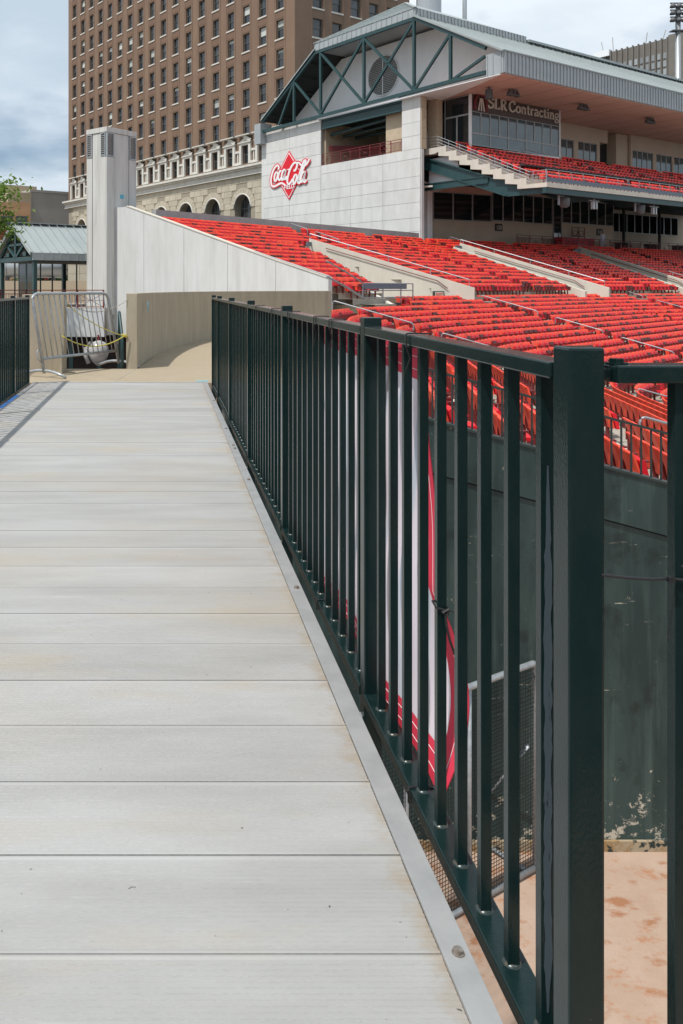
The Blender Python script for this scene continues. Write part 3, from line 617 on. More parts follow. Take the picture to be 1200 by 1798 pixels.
# ------------------------------------------------------------------ white end wall of the seating bowl and its pylon
nx, ny = -0.742, 0.670                                  # direction of the end wall, receding left
E0 = Vector((-1.147, 48.0, 0))
ew = empty('end_wall', 'long white concrete end wall of the seating bowl with sloping top', 'wall', (7.86, 39.84, -1.6))
def ewp(k, z, off=0.0):                                 # k in panels of 3.04 m, towards the right / near end
    return (E0.x - nx * 3.04 * k + off * ny - 7.86, E0.y - ny * 3.04 * k - off * nx - 39.84, z + 1.6)
def ewtop(k): return 5.95 if k < -0.45 else 5.95 - 0.985 * (k + 0.45) * (0.9 if k < 0 else 1.0) + (0.06 if k > 3.9 else 0)
for k0, k1 in ((-0.976, 0), (0, 1), (1, 2), (2, 3), (3, 4)):
    ks = [k0 + .004, (-0.45 if k0 < -.5 else (k0 + k1) / 2), k1 - .004]; m = MB()
    F_ = [ewp(k, -1.6) for k in (ks[0], ks[2])] + [ewp(k, ewtop(k)) for k in ks[::-1]]
    Bk = [ewp(k, -1.6, .35) for k in (ks[0], ks[2])] + [ewp(k, ewtop(k), .35) for k in ks[::-1]]
    m.add(F_ + Bk, [(0, 1, 2, 3, 4), (9, 8, 7, 6, 5)] + [(i, (i + 1) % 5, 5 + (i + 1) % 5, 5 + i) for i in range(5)]); m.build('panel', 'white_concrete', ew)
m = MB(); F_ = [ewp(-.97, -1.55, .03), ewp(3.98, -1.55, .03), ewp(3.98, 1.75, .03), ewp(-.45, 5.8, .03), ewp(-.97, 5.8, .03)]; Bk = [ewp(-.97, -1.55, .3), ewp(3.98, -1.55, .3), ewp(3.98, 1.75, .3), ewp(-.45, 5.8, .3), ewp(-.97, 5.8, .3)]
m.add(F_ + Bk, [(0, 1, 2, 3, 4), (9, 8, 7, 6, 5)] + [(i, (i + 1) % 5, 5 + (i + 1) % 5, 5 + i) for i in range(5)]); m.build('wall_core', 'grey_concrete', ew)
m = MB(); ks = [-.45, 0, 1, 2, 3, 4]; 
for a_, b_ in zip(ks[:-1], ks[1:]):
    m.hexa([ewp(a_, ewtop(a_) + .001, -.03), ewp(b_, ewtop(b_) + .001, -.03), ewp(b_, ewtop(b_) + .001, .38), ewp(a_, ewtop(a_) + .001, .38), ewp(a_, ewtop(a_) + .06, -.03), ewp(b_, ewtop(b_) + .06, -.03), ewp(b_, ewtop(b_) + .06, .38), ewp(a_, ewtop(a_) + .06, .38)])
m.build('coping', 'beige_concrete', ew)
# pylon: local x along its right face, local y along its left face
py0 = Vector((-3.36, 49.0, 0)); PR = math.atan2(0.742, 0.670)
pl = empty('pylon', 'tall weathered concrete ventilation pylon with louvres under its flat top', 'pylon', (py0.x, py0.y, -1.6), PR)
H = 10.67 + 1.6
m = MB(); m.box(0.09, 2.45, 0.09, 1.66, 0, H - .06); m.build('core', 'pylon_concrete', pl)
for x0, x1, zz in ((0, .62, H - 1.75), (.66, 1.86, H - .32), (1.9, 2.51, H - 1.75)):
    m = MB(); m.box(x0 if x0 else 0.0, x1, 0.0 if x0 != .66 else .03, 0.088, 0, zz); m.build('panel', 'pylon_concrete', pl)
for y0, y1, zz in ((0.09, .50, H - 1.75), (.53, 1.22, H - .32), (1.25, 1.72, H - 1.75)):
    m = MB(); m.box(-0.0 if y0 != .53 else .03, 0.088, y0, y1, 0, zz); m.build('panel', 'pylon_concrete', pl)
m = MB(); m.box(-.02, 2.53, -.02, 1.74, H - .30, H); m.build('cap', 'pylon_concrete', pl, bevel=.02)
def louvre(p, x0, x1, z0, z1, axis):
    f = MB()
    def bx(a0, a1, d0, d1, b0, b1, mm): mm.box(a0, a1, d0, d1, b0, b1) if axis == 'x' else mm.box(d0, d1, a0, a1, b0, b1)
    for a0, a1, b0, b1 in ((x0, x0 + .05, z0, z1), (x1 - .05, x1, z0, z1), (x0 + .05, x1 - .05, z0, z0 + .05), (x0 + .05, x1 - .05, z1 - .05, z1)): bx(a0, a1, -.02, .086, b0, b1, f)
    lf = f.build('louvre', 'sheet_metal', p)
    n = 10
    for k in range(n):
        z = z0 + .09 + (z1 - z0 - .16) * k / n; s_ = MB()
        q = [(-.01, z), (.0, z - .012), (.08, z + .06), (.07, z + .072)]
        if axis == 'x': s_.px(q, x0 + .05, x1 - .05)
        else: s_.py(q, x0 + .05, x1 - .05)
        s_.build('slat', 'sheet_metal', lf)
for a0, a1 in ((.02, .60), (1.92, 2.49)): louvre(pl, a0, a1, H - 1.72, H - .32, 'x')
for a0, a1 in ((.10, .50), (1.27, 1.70)): louvre(pl, a0, a1, H - 1.72, H - .32, 'y')
m = MB(); m.box(1.15, 1.45, .018, .0295, H - 4.15, H - 3.9); m.build('tape_mark', 'tape_blue', pl)

# platform edge on the left with red railing, dark undercroft below
m = MB(); m.box(-40, -3.45, 48.2, 48.6, -1.65, -0.02); tag(m.build('retaining_wall', 'white_concrete'), 'white concrete edge of the street platform under the red railing', 'wall')
uc = empty('undercroft_wall', 'dark wall with green posts below the white platform edge', 'wall', (-6, 50.5, FIELD_Z))
m = MB(); m.box(-34, 16, 0, .4, 0, 4.0); m.build('back_wall', 'dark_brown', uc)
for x in (-3.4, -1.4, .55, 2.2, 3.4): m = MB(); m.box(x - .12, x + .12, -1.6, -1.35, 0, 4.0); m.build('post', 'teal_steel', uc)
def ornate_railing(root, frame, x0, x1, z0, h, m_, panel=1.6, name_prefix=''):
    # frame(x, z, d) -> local point ; picket panel rail
    def B_(a0, a1, b0, b1, nm):
        mm = MB(); mm.hexa([frame(a0, b0, -.02), frame(a1, b0, -.02), frame(a1, b0, .02), frame(a0, b0, .02), frame(a0, b1, -.02), frame(a1, b1, -.02), frame(a1, b1, .02), frame(a0, b1, .02)]); return mm.build(nm, m_, root)
    B_(x0, x1, z0 + h - .05, z0 + h, 'top_rail'); B_(x0, x1, z0 + h - .26, z0 + h - .22, 'mid_rail'); B_(x0, x1, z0 + .08, z0 + .12, 'bottom_rail')
    n = max(1, round((x1 - x0) / panel)); w = (x1 - x0) / n
    for i in range(n + 1): B_(x0 + i * w - .04, x0 + i * w + .04, z0, z0 + h, 'post')
    for i in range(n):
        a = x0 + i * w; 
        if i % 2 == 0:
            for k in range(1, 9): B_(a + w * k / 9 - .012, a + w * k / 9 + .012, z0 + .12, z0 + h - .26, 'picket')
        else:
            mm = MB()
            for (p, q) in (((a + .06, z0 + .12), (a + w - .06, z0 + h - .26)), ((a + .06, z0 + h - .26), (a + w - .06, z0 + .12)), ((a + w / 2, z0 + .12), (a + w / 2, z0 + h - .26)), ((a + .06, z0 + .12 + (h - .38) / 2), (a + w - .06, z0 + .12 + (h - .38) / 2))):
                mm.bar(frame(p[0], p[1], 0), frame(q[0], q[1], 0), .025, .025)
            mm.build('star_panel', m_, root)
rd = empty('red_railing', 'dark red ornamental railing on the street platform below the pavilion', 'railing', (-12.5, 48.45, 0))
ornate_railing(rd, lambda x, z, d: (x, d, z), 0, 9.0, -.02, 1.09, 'maroon', 1.5)

# ================================================================== GRANDSTAND (local x along its front, y towards its back)
gs = empty('grandstand', 'large concrete and steel grandstand with grey metal roof and upper deck', 'grandstand', GC, TH)
JT = .012
def panels(bs, zs, a0=-.10, a1=0.0):
    for b0, b1 in zip(bs[:-1], bs[1:]):
        for z0, z1 in zip(zs[:-1], zs[1:]):
            mm = MB(); mm.box(a0 + rnd.uniform(-.006, .006), a1, b0 + JT, b1 - JT, z0 + JT, z1 - JT); mm.build('wall_panel', 'panel_concrete', gs)
panels([12.02, 16.55, 21.0], [3.6, 4.8, 5.95, 7.1, 8.4, 9.5, 10.55, 11.7, 12.92, 14.05, 15.2, 16.35, 17.4])
panels([0.0, 4.15, 8.1, 12.0], [3.6, 4.8, 5.95, 7.1, 8.4, 9.6, 10.6, 12.1, 12.93])
panels([0.0, 2.0], [12.93, 14.05, 15.2, 16.35, 17.52])
m = MB(); m.box(0.0, .4, 0.03, 20.97, 3.6, 12.9); m.box(0, .4, 12.05, 20.97, 12.9, 17.36); m.box(0, .60, 0.03, 1.97, 12.9, 17.46); m.build('wall_backing', 'tread_concrete', gs)
m = MB(); m.box(-.1, 12, 20.6, 20.96, 3.6, 12.9); m.build('rear_wall', 'panel_concrete', gs)
# pier return faces, tan block
for k in range(6):
    z = 12.9 + k * .88
    if z > 17: break
    mm = MB(); mm.box(0.002, .62, -.05, 0.03, z + .01, min(z + .87, 17.45)); mm.build('pier_block', 'tan_block', gs)
m = MB(); m.box(0.002, .30, -.05, .03, 3.6, 12.88); m.build('wall_return', 'panel_concrete', gs)
m = MB(); m.box(2.0, 2.75, 0.05, 1.0, 12.9, 17.4); m.box(.65, 2.0, 1.4, 1.6, 12.9, 17.4); m.build('tan_column', 'tan_block', gs)
# open gallery behind the sill
m = MB(); m.box(.4, 8, 0.9, 13, 12.6, 12.9); m.build('gallery_floor', 'grey_concrete', gs)
m = MB(); m.box(.45, .65, 2.0, 4.3, 12.9, 17.0); m.build('gallery_wall', 'tan_block', gs)
m = MB(); m.box(7.6, 7.8, 1.2, 15, 12.9, 17.0); m.build('gallery_wall', 'tan_block', gs)
m = MB(); m.box(.42, 7.6, 11.9, 12.1, 12.9, 17.0); m.build('gallery_wall', 'tan_block', gs)
m = MB(); m.box(7.5, 7.595, 8.4, 9.6, 12.9, 15.2); m.build('doorway', 'dark_room', gs)
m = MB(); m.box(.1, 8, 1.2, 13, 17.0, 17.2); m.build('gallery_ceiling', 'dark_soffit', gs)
m = MB(); m.bar((.6, 11.6, 14.6), (7.4, 7.6, 14.6), .2, .5); m.build('gallery_beam', 'maroon', gs)
for i in range(3): m = MB(); m.tube([(.8 + i * 1.6, 2.4, 16.3 - .2 * i), (.8 + i * 1.6, 11.5, 15.9)], .16, 8); m.build('duct', 'teal_steel', gs)
m = MB(); m.lathe([(0, -.3), (.26, -.15), (.3, 0), (.26, .15), (0, .3)], n=10); m.build('globe_light', 'white_plastic', gs, loc=(2.4, 4.9, 15.4), smooth=True)
gr = empty('gallery_railing', 'dark red ornamental railing in the open gallery of the white wall', 'railing', GC + V * -.06 + U * 0, TH)
ornate_railing(gr, lambda x, z, d: (d - .02, x, z), 2.02, 11.8, 12.93, 1.08, 'maroon', 1.25)
m = MB(); m.box(-.2, .1, 2.02, 11.8, 17.12, 17.3); m.box(-.2, .1, 2.02, 11.8, 16.36, 16.5); m.box(-.08, -.02, 2.02, 11.8, 16.5, 17.12); m.build('lintel_beam', 'teal_steel', gs)
# roof truss on the gable
TA = -.5
def tr(p, q, w=.22): mm = MB(); mm.bar((TA, p[0], p[1]), (TA, q[0], q[1]), w, w, up=(1, 0, 0)); return mm.build('truss_member', 'teal_steel', gs)
zb = 17.75
tr((20.2, zb - .28), (-6.7, zb), .3)
up_ = lambda b: 23.9 if .2 <= b <= 12.4 else (23.9 - (b - 12.4) * .685 if b > 12.4 else 23.9 + (b - .2) * .60)
for p, q in (((20.3, up_(20.3)), (12.3, 23.75)), ((12.3, 23.75), (.2, 23.75)), ((.2, 23.75), (-6.7, 19.6))): tr(p, q, .26)
vb = [15.4, 11.6, 6.0, .3, -3.4]
for b in vb: tr((b, zb), (b, up_(b) - .1))
for p, q in (((15.4, up_(15.4) - .2), (11.6, zb)), ((11.6, 23.6), (6.0, zb)), ((11.6, zb), (6.0, 23.6)), ((6.0, 23.6), (.3, zb)), ((6.0, zb), (.3, 23.6)), ((.3, zb), (-3.4, up_(-3.4) - .15)), ((-3.4, zb), (-6.6, 19.0)), ((17.7, zb), (15.4, up_(15.4) - .2))): tr(p, q, .2)
m = MB(); m.px([(8.3, 20.15), (9.3, 20.15), (9.3, 21.2), (8.3, 21.2)], TA - .06, TA + .06) if False else None
# gable infill and louvre
gp = [(20.0, 17.5), (-7.9, 17.45), (-7.9, 18.9), (.2, 23.7), (12.4, 23.7), (20.0, 18.5)]
m = MB(); m.px(gp, 3.0, 3.2); m.build('gable_wall', 'white_panel', gs)
lv = MB(); N = 28; cb, czv, rv = 6.95, 20.92, 1.86
ring = [(2.93, cb + rv * math.cos(2 * math.pi * k / N), czv + rv * math.sin(2 * math.pi * k / N)) for k in range(N)]
lv.tube(ring, .06, 6, True); lvo = lv.build('round_louvre', 'white_panel', gs)
m = MB(); m.px([(cb + (rv - .02) * math.cos(2 * math.pi * k / N), czv + (rv - .02) * math.sin(2 * math.pi * k / N)) for k in range(N)], 2.975, 2.998); m.build('louvre_void', 'dark_soffit', lvo)
for k in range(22):
    z = czv - rv + .12 + k * .165; hw = math.sqrt(max(0, rv * rv - (z - czv) ** 2)) - .05
    if hw > .15: s_ = MB(); s_.box(2.90, 2.972, cb - hw, cb + hw, z, z + .085); s_.build('slat', 'grey_concrete', lvo)
m = MB(); m.box(2.87, 2.899, cb - .04, cb + .04, czv - rv, czv + rv); m.build('mullion', 'white_panel', lvo)
# roof surfaces
AE = 60.0
def slope_roof(name, b0, z0, b1, z1, a0, a1, th, m_): mm = MB(); mm.px([(b0, z0), (b1, z1), (b1, z1 + th), (b0, z0 + th)], a0, a1); return mm.build(name, m_, gs)
rf = slope_roof('roof', -8.25, 18.98, .35, 24.0, -.75, AE, .14, 'roof_metal')
m = MB()
for k in range(60):
    a = -.7 + k * 1.0; m.px([(-8.2, 19.13), (.3, 24.13), (.3, 24.18), (-8.2, 19.18)], a, a + .04)
m.build('seam', 'roof_metal', rf)['kind'] = 'stuff'
slope_roof('roof', 12.3, 24.0, 20.4, 18.55, -.75, AE, .14, 'roof_metal')
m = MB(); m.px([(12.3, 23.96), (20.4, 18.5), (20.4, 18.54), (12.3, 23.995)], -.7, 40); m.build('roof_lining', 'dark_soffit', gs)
for k in range(5): m = MB(); b_ = 13.4 + k * 1.5; m.box(-.4, 2.98, b_ - .06, b_ + .06, up_(b_) - .22, up_(b_) - .05); m.build('purlin', 'dark_soffit', gs)
m = MB(); m.box(14.72, AE, .25, 12.4, 23.9, 24.05); m.build('roof_deck', 'roof_metal', gs)
m = MB(); m.box(14.8, AE, -.05, .5, 24.2, 24.42); m.build('ridge_cap', 'roof_metal', gs)
for k in range(70):
    a = 15.2 + k * .62
    if a > AE: break
    m = MB(); m.box(a, a + .3, -.02, .1, 24.05, 24.2); m.build('ridge_vent', 'dark_soffit', rf)
# raised hipped roof
hp = [(-.6, .1), (14.7, .1), (14.7, 12.5), (-.6, 12.5)]
m = MB(); m.add([(*p, 24.66) for p in hp] + [(5.3, 6.3, 27.9), (8.8, 6.3, 27.9)], [(0, 1, 5, 4), (2, 3, 4, 5), (1, 2, 5), (3, 0, 4), (3, 2, 1, 0)]); hr = m.build('hip_roof', 'roof_metal', gs)
m = MB(); m.box(-.55, 14.65, .15, 12.45, 23.95, 24.655); m.build('roof_fascia', 'fascia_metal', gs)
n = 34
for k in range(n): a = -.35 + 15.0 * k / n; m = MB(); m.box(a, a + .20, .04, .149, 23.98, 24.62); m.build('fascia_rib', 'fascia_metal', gs)
for k in range(20): b = .3 + 12.0 * k / 20; m = MB(); m.box(-.60, -.551, b, b + .05, 23.98, 24.62); m.build('fascia_rib', 'fascia_metal', gs)
m = MB(); m.bar((-.6, .1, 24.68), (5.3, 6.3, 27.92), .3, .08); m.bar((-.6, 12.5, 24.68), (5.3, 6.3, 27.92), .3, .08); m.build('hip_cap', 'roof_metal', hr)
m = MB()
for k in range(24):
    b = .5 + 11.6 * k / 23; f = (b - .1) / 6.2 if b < 6.3 else (12.5 - b) / 6.2
    m.bar((-.58, b, 24.68), (-.6 + 5.9 * f * .98, b, 24.68 + 3.24 * f * .98), .05, .06)
m.build('seam', 'roof_metal', hr)['kind'] = 'stuff'
# front fascia
m = MB(); m.box(-.5, AE, -8.2, -8.08, 17.42, 19.05); m.box(-.5, -.38, -8.08, -6.7, 17.42, 19.08); m.build('fascia', 'fascia_metal', gs)
k = 0; a = -.42
while a < AE - .4:
    m = MB(); m.box(a, a + .22, -8.26, -8.201, 17.45, 18.98); m.build('fascia_rib', 'fascia_metal', gs); a += .45; k += 1
for b in (-8.0, -7.3, -6.8): m = MB(); m.box(-.56, -.501, b - .04, b + .04, 17.45, 19.0); m.build('fascia_rib', 'fascia_metal', gs)
m = MB(); m.box(-.6, AE, -8.32, -8.0, 19.06, 19.14); m.build('gutter', 'roof_metal', gs)
m = MB(); m.box(-.38, AE, -8.07, 1.6, 17.36, 17.42); m.build('soffit', 'pink_soffit', gs)
for k in range(20): m = MB(); m.box(1.5 + 3 * k, 1.53 + 3 * k, -8.05, 1.5, 17.352, 17.3595); m.build('soffit_joint', 'header_brown', gs)
m = MB(); m.hexa([(-.6, -8.0, 17.30), (-.45, -8.0, 17.30), (2.9, 0.2, 17.30), (-.6, 2.0, 17.30), (-.6, -8.0, 17.355), (-.45, -8.0, 17.355), (2.9, 0.2, 17.355), (-.6, 2.0, 17.355)]); m.build('soffit_panel', 'white_panel', gs)
m = MB(); m.box(-.58, -.46, 2.0, 12, 17.3, 17.6); m.build('soffit_edge', 'white_panel', gs)
m = MB(); m.box(-.9, .6, 20.2, 21.2, 16.2, 18.3); m.build('gutter_box', 'fascia_metal', gs)
# soffit lamps
for a in (4.6, 14.5, 25.5, 37):
    lm = empty('ceiling_lamp', 'cluster of dark spotlights hung under the pink soffit, %s from the left end' % {4.6: 'first', 14.5: 'second', 25.5: 'third', 37: 'fourth'}[a], 'lamp', GC + V * a + U * -5.5 + Vector((0, 0, 16.7)), TH)
    m = MB(); m.box(-.6, .6, -.05, .05, .5, .6); m.box(-.04, .04, -.04, .04, .6, .66); m.build('bracket', 'speaker_grey', lm)
    for dx_ in (-.5, 0, .5): m = MB(); m.lathe([(.05, .5), (.22, .3), (.26, .1), (0, .1)], (dx_, 0), 10); m.build('lamp_head', 'speaker_grey', lm, smooth=True)
m = MB(); m.cyl((0, 0), .3, 0, .75, 14); m.cyl((0, 0), .08, .75, .95, 8); sp = m.build('speaker', 'speaker_grey', loc=GC + V * 2.3 + U * -4.9 + Vector((0, 0, 16.4))); tag(sp, 'grey round speaker hanging beside the glazed box corner', 'speaker')
# press box with glass front
bxp = empty('press_box', None, None); bpy.data.objects.remove(bxp)
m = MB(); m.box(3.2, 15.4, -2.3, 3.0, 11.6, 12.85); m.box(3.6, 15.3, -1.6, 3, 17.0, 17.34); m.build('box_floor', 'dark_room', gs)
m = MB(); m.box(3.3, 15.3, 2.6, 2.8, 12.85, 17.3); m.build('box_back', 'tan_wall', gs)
m = MB(); m.box(2.97, 15.5, -2.62, -2.5, 15.95, 17.35); m.build('header', 'header_brown', gs)
m = MB(); m.hexa([(2.97, -2.64, 11.9), (15.5, -2.64, 11.9), (15.5, -2.5, 11.9), (2.97, -2.5, 11.9), (2.97, -2.64, 12.95), (15.5, -2.64, 13.1), (15.5, -2.5, 13.1), (2.97, -2.5, 12.95)]); m.build('spandrel', 'white_panel', gs)
def gwin(x0, x1, z0, z1, y, parent, fr='mullion', gl='glass_blue', t=.05, dep=.1, nm='window'):
    m = MB(); 
    for a0, a1, b0, b1 in ((x0, x0 + t, z0, z1), (x1 - t, x1, z0, z1), (x0 + t, x1 - t, z0, z0 + t), (x0 + t, x1 - t, z1 - t, z1)): m.box(a0, a1, y - dep / 2, y + dep / 2, b0, b1)
    w = m.build(nm, fr, parent); p = MB(); p.box(x0 + t, x1 - t, y - .012, y + .012, z0 + t, z1 - t); p.build('pane', gl, w); return w
nn = 10
for k in range(nn):
    a0 = 3.12 + (15.46 - 3.12) * k / nn; a1 = 3.12 + (15.46 - 3.12) * (k + 1) / nn
    gwin(a0 + .003, a1 - .003, 14.12, 15.945, -2.56, gs)
for k in range(5):
    a0 = 3.12 + (15.46 - 3.12) * k / 5; a1 = 3.12 + (15.46 - 3.12) * (k + 1) / 5; gwin(a0 + .003, a1 - .003, 13.1, 14.115, -2.56, gs)
def gwin_side(b0, b1, z0, z1, a, parent, gl='glass'):
    t = .06; m = MB()
    for q0, q1, c0, c1 in ((b0, b0 + t, z0, z1), (b1 - t, b1, z0, z1), (b0 + t, b1 - t, z0, z0 + t), (b0 + t, b1 - t, z1 - t, z1)): m.box(a - .05, a + .05, q0, q1, c0, c1)
    w = m.build('window', 'mullion', parent); p = MB(); p.box(a - .012, a + .012, b0 + t, b1 - t, z0 + t, z1 - t); p.build('pane', gl, w)
for b0, b1, z0, z1 in ((-2.48, 0, 15.7, 17.3), (-2.48, -1.26, 13.0, 15.69), (-1.25, 0, 13.0, 15.69)): gwin_side(b0, b1, z0, z1, 3.02, gs)
m = MB(); m.box(2.93, 3.11, -2.66, -2.49, 11.9, 17.34); m.box(15.46, 15.6, -2.66, 2.8, 11.9, 17.34); m.build('corner_post', 'white_panel', gs)
# back wall of the upper deck right of the box
zs_ = [(15.6, 20.4), (22.55, 23.3), (26.6, 27.0), (32.85, 33.2), (37.3, 37.95), (41.3, 41.7), (45.2, 45.9), (49.3, AE)]
for a0, a1 in zs_: m = MB(); m.box(a0, a1, .3, .55, 12.6, 17.34); m.build('wall_pier', 'tan_wall', gs)
for a0, a1 in ((20.4, 22.55), (23.3, 26.6), (33.2, 37.3), (37.95, 41.3), (41.7, 45.2), (45.9, 49.3)): m = MB(); m.box(a0, a1, .3, .55, 15.75, 17.34); m.build('wall_header', 'tan_wall', gs); m = MB(); m.box(a0, a1, .3, .55, 12.6, 13.9); m.build('wall_base', 'tan_wall', gs)
for a0, a1, n in ((20.4, 22.55, 2), (23.3, 26.6, 3), (33.2, 37.3, 4), (37.95, 41.3, 3), (41.7, 45.2, 3), (45.9, 49.3, 3)):
    for k in range(n): gwin(a0 + (a1 - a0) * k / n + .002, a0 + (a1 - a0) * (k + 1) / n - .002, 13.9, 15.75, .42, gs)
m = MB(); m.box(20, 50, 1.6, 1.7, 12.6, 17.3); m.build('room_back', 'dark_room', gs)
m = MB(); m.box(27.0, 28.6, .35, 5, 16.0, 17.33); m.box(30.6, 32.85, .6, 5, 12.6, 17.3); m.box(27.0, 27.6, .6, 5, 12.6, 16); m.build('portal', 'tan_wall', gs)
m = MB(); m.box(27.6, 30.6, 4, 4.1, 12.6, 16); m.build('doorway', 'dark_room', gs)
# upper deck: stepped slab
NR = 8; ed = [-9.1 + 1.055 * j for j in range(NR + 1)]
prof = [(-10.8, 8.63), (-10.8, 8.97), (-9.1, 8.97)]
for j in range(NR):
    z = 8.97 + .5 * (j + 1); prof += [(ed[j], z), (ed[j] + 1.055, z)]
prof += [(1.2, 12.97), (1.2, 12.5), (-.5, 12.45)]
for j in reversed(range(NR)): z = 8.97 + .5 * j; prof += [(ed[j] + .85, z + .12 + (.0)), (ed[j] + .85 - .0, z - .26)] if False else [(ed[j] + .75, z + .1), (ed[j] + .75, z - .25)]
m = MB(); m.px(prof, 1.0, AE); m.build('upper_deck', 'beige_concrete', gs)
m = MB(); m.box(1.0, AE, -10.7, -10.45, 8.2, 8.62); m.build('edge_beam', 'teal_steel', gs)
raker = [(.66, 12.33), (-7.98, 9.14), (-10.6, 8.6), (-10.6, 8.22), (-7.16, 8.28), (.72, 11.32)]
for a in (1.3, 9.5, 17.5, 25.5, 33.5, 41.5):
    m = MB(); m.px([(p[0], p[1] - (.06 if a > 2 else .02)) for p in raker], a, a + .06); m.px([(.66, 12.36), (-7.98, 9.17), (-7.98, 9.07), (.66, 12.25)], a - .16, a - .001); m.px([(.7, 11.4), (-7.2, 8.36), (-7.2, 8.27), (.7, 11.31)], a - .16, a - .001); m.build('raker_beam', 'teal_steel', gs)
m = MB(); m.box(1.16, 1.34, -5.6, .66, 9.98, 10.06); m.box(1.16, 1.34, -5.6, .66, 9.46, 9.54); m.box(1.22, 1.28, -5.6, .66, 9.54, 9.98); m.build('tie_beam', 'teal_steel', gs)
m = MB(); m.box(1.7, 1.8, -2.4, .6, 10.1, 12.2); m.build('infill_panel', 'white_panel', gs)
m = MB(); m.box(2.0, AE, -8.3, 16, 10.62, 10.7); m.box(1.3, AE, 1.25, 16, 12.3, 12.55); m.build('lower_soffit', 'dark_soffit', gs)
# deck balustrades: front rail and stepped side rail
dr = empty('deck_railing', 'pale steel pipe railing along the front edge of the upper deck', 'railing', GC + V * 1.1 + U * -10.7 + Vector((0, 0, 8.97)), TH)
m = MB()
m.tube([(0, 0, .98), (50, 0, .98)], .03, 6); m.tube([(0, 0, .62), (50, 0, .62)], .022, 6); m.build('rail', 'pipe_rail', dr)
m = MB(); m.box(0, 50, -.03, .0, .08, .40); m.build('kick_board', 'kick_board', dr)
for k in range(32): m = MB(); m.tube([(k * 1.6, 0.02, 0), (k * 1.6, 0.02, .75), (k * 1.6, .1, 1.0)], .03, 6); m.build('post', 'pipe_rail', dr)
sr = empty('deck_railing', 'pale steel railing descending the stepped left side of the upper deck', 'railing', GC + V * 1.12 + Vector((0, 0, 8.97)), TH)
m = MB()
for h in (.95, .70, .45, .2): m.tube([(0, -10.7, h), (0, -9.3, h), (0, -.8, 3.98 + h), (0, .6, 4.0 + h)], .025, 6)
m.build('rail', 'pipe_rail', sr)
for k in range(11): b = -10.7 + k * 1.1; z = 0 if b < -9.1 else min(4, .5 * (1 + int((b + 9.1) / 1.055))); m = MB(); m.tube([(0, b, z), (0, b, max(z, (b + 9.3) / 8.5 * 3.98) + .95)], .028, 6); m.build('post', 'pipe_rail', sr)
def pipe_rail(pts, label, r=.026, name='handrail', group=None):
    o = Vector(pts[0]); m = MB(); m.tube(rounded([Vector(p) - o for p in pts], .14, 4), r, 8); return tag(m.build(name, 'pipe_rail', smooth=True, loc=o), label, 'handrail', group)
def gpt(a, b, z): v_ = GC + V * a + U * b; return (v_.x, v_.y, z)
for i, a in enumerate((15.9, 24.0, 33.5)):
    pipe_rail([gpt(a, -8.6, 9.47), gpt(a, -8.6, 10.4), gpt(a, -4.6, 12.3), gpt(a, -4.6, 11.5)], 'grey aisle handrail on the upper deck, %s from the glazed box' % ('first', 'second', 'third')[i])
pipe_rail([gpt(10.2, -2.75, 12.4), gpt(10.2, -2.75, 13.3), gpt(13.6, -3.9, 12.8), gpt(13.6, -3.9, 11.9)], 'grey handrail on the upper deck below the lettered sign')
# lower concourse under the deck
lc = MB(); lc.box(.45, AE, -.4, 14, 4.6, 5.1); lc.build('concourse_floor', 'tan_concrete', gs)
L1 = (5.66, 3.52); L2 = (12.83, 2.53)
def seg_frame(p, q):
    d = Vector((q[0] - p[0], q[1] - p[1], 0)); L = d.length; d.normalize(); n_ = Vector((d.y, -d.x, 0))
    return (lambda x, z, t: (p[0] + d.x * x + n_.x * t, p[1] + d.y * x + n_.y * t, z)), L
def fbox(mb, f, x0, x1, t0, t1, z0, z1): mb.hexa([f(x0, z0, t0), f(x1, z0, t0), f(x1, z0, t1), f(x0, z0, t1), f(x0, z1, t0), f(x1, z1, t0), f(x1, z1, t1), f(x0, z1, t1)])
def fwin(f, x0, x1, z0, z1, n, parent, gl='glass'):
    for k in range(n):
        a0 = x0 + (x1 - x0) * k / n + .004; a1 = x0 + (x1 - x0) * (k + 1) / n - .004; t = .07; m = MB()
        for q0, q1, c0, c1 in ((a0, a0 + t, z0, z1), (a1 - t, a1, z0, z1), (a0 + t, a1 - t, z0, z0 + t), (a0 + t, a1 - t, z1 - t, z1)): fbox(m, f, q0, q1, -.04, .05, c0, c1)
        w = m.build('window', 'mullion', parent); p = MB(); fbox(p, f, a0 + t, a1 - t, -.012, .012, z0 + t, z1 - t); p.build('pane', gl, w)
f1, len1 = seg_frame(L1, L2); f2, len2 = seg_frame(L2, (33.5, 2.53))
m = MB(); fbox(m, f1, 0, len1, -.2, .06, 5.1, 7.4); fbox(m, f2, 0, 9.6, -.2, .06, 5.1, 7.55); fbox(m, f2, 11.2, len2, -.2, .06, 5.1, 7.8); m.build('base_wall', 'tan_wall', gs)
m = MB(); fbox(m, f1, 0, len1, -.2, .06, 10.0, 10.62); fbox(m, f2, 0, len2, -.2, .06, 10.3, 10.62); m.build('window_head', 'pink_soffit', gs)
fwin(f1, .05, len1 - .1, 7.42, 9.98, 3, gs); fwin(f2, .05, 9.6, 7.57, 10.28, 6, gs); fwin(f2, 11.3, len2, 7.82, 10.28, 6, gs)
fwin(f2, 9.75, 11.15, 5.15, 10.25, 1, gs)
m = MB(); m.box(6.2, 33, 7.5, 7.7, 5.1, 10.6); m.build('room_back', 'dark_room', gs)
f0, len0 = seg_frame((.75, 1.0), L1)
m = MB(); fbox(m, f0, 1.6, len0 - .1, -.2, 0, 5.1, 10.6); m.build('side_wall', 'white_panel', gs)
fwin(f0, .0, 1.5, 5.15, 7.7, 1, gs); fwin(f0, .0, 1.5, 7.75, 9.6, 1, gs)
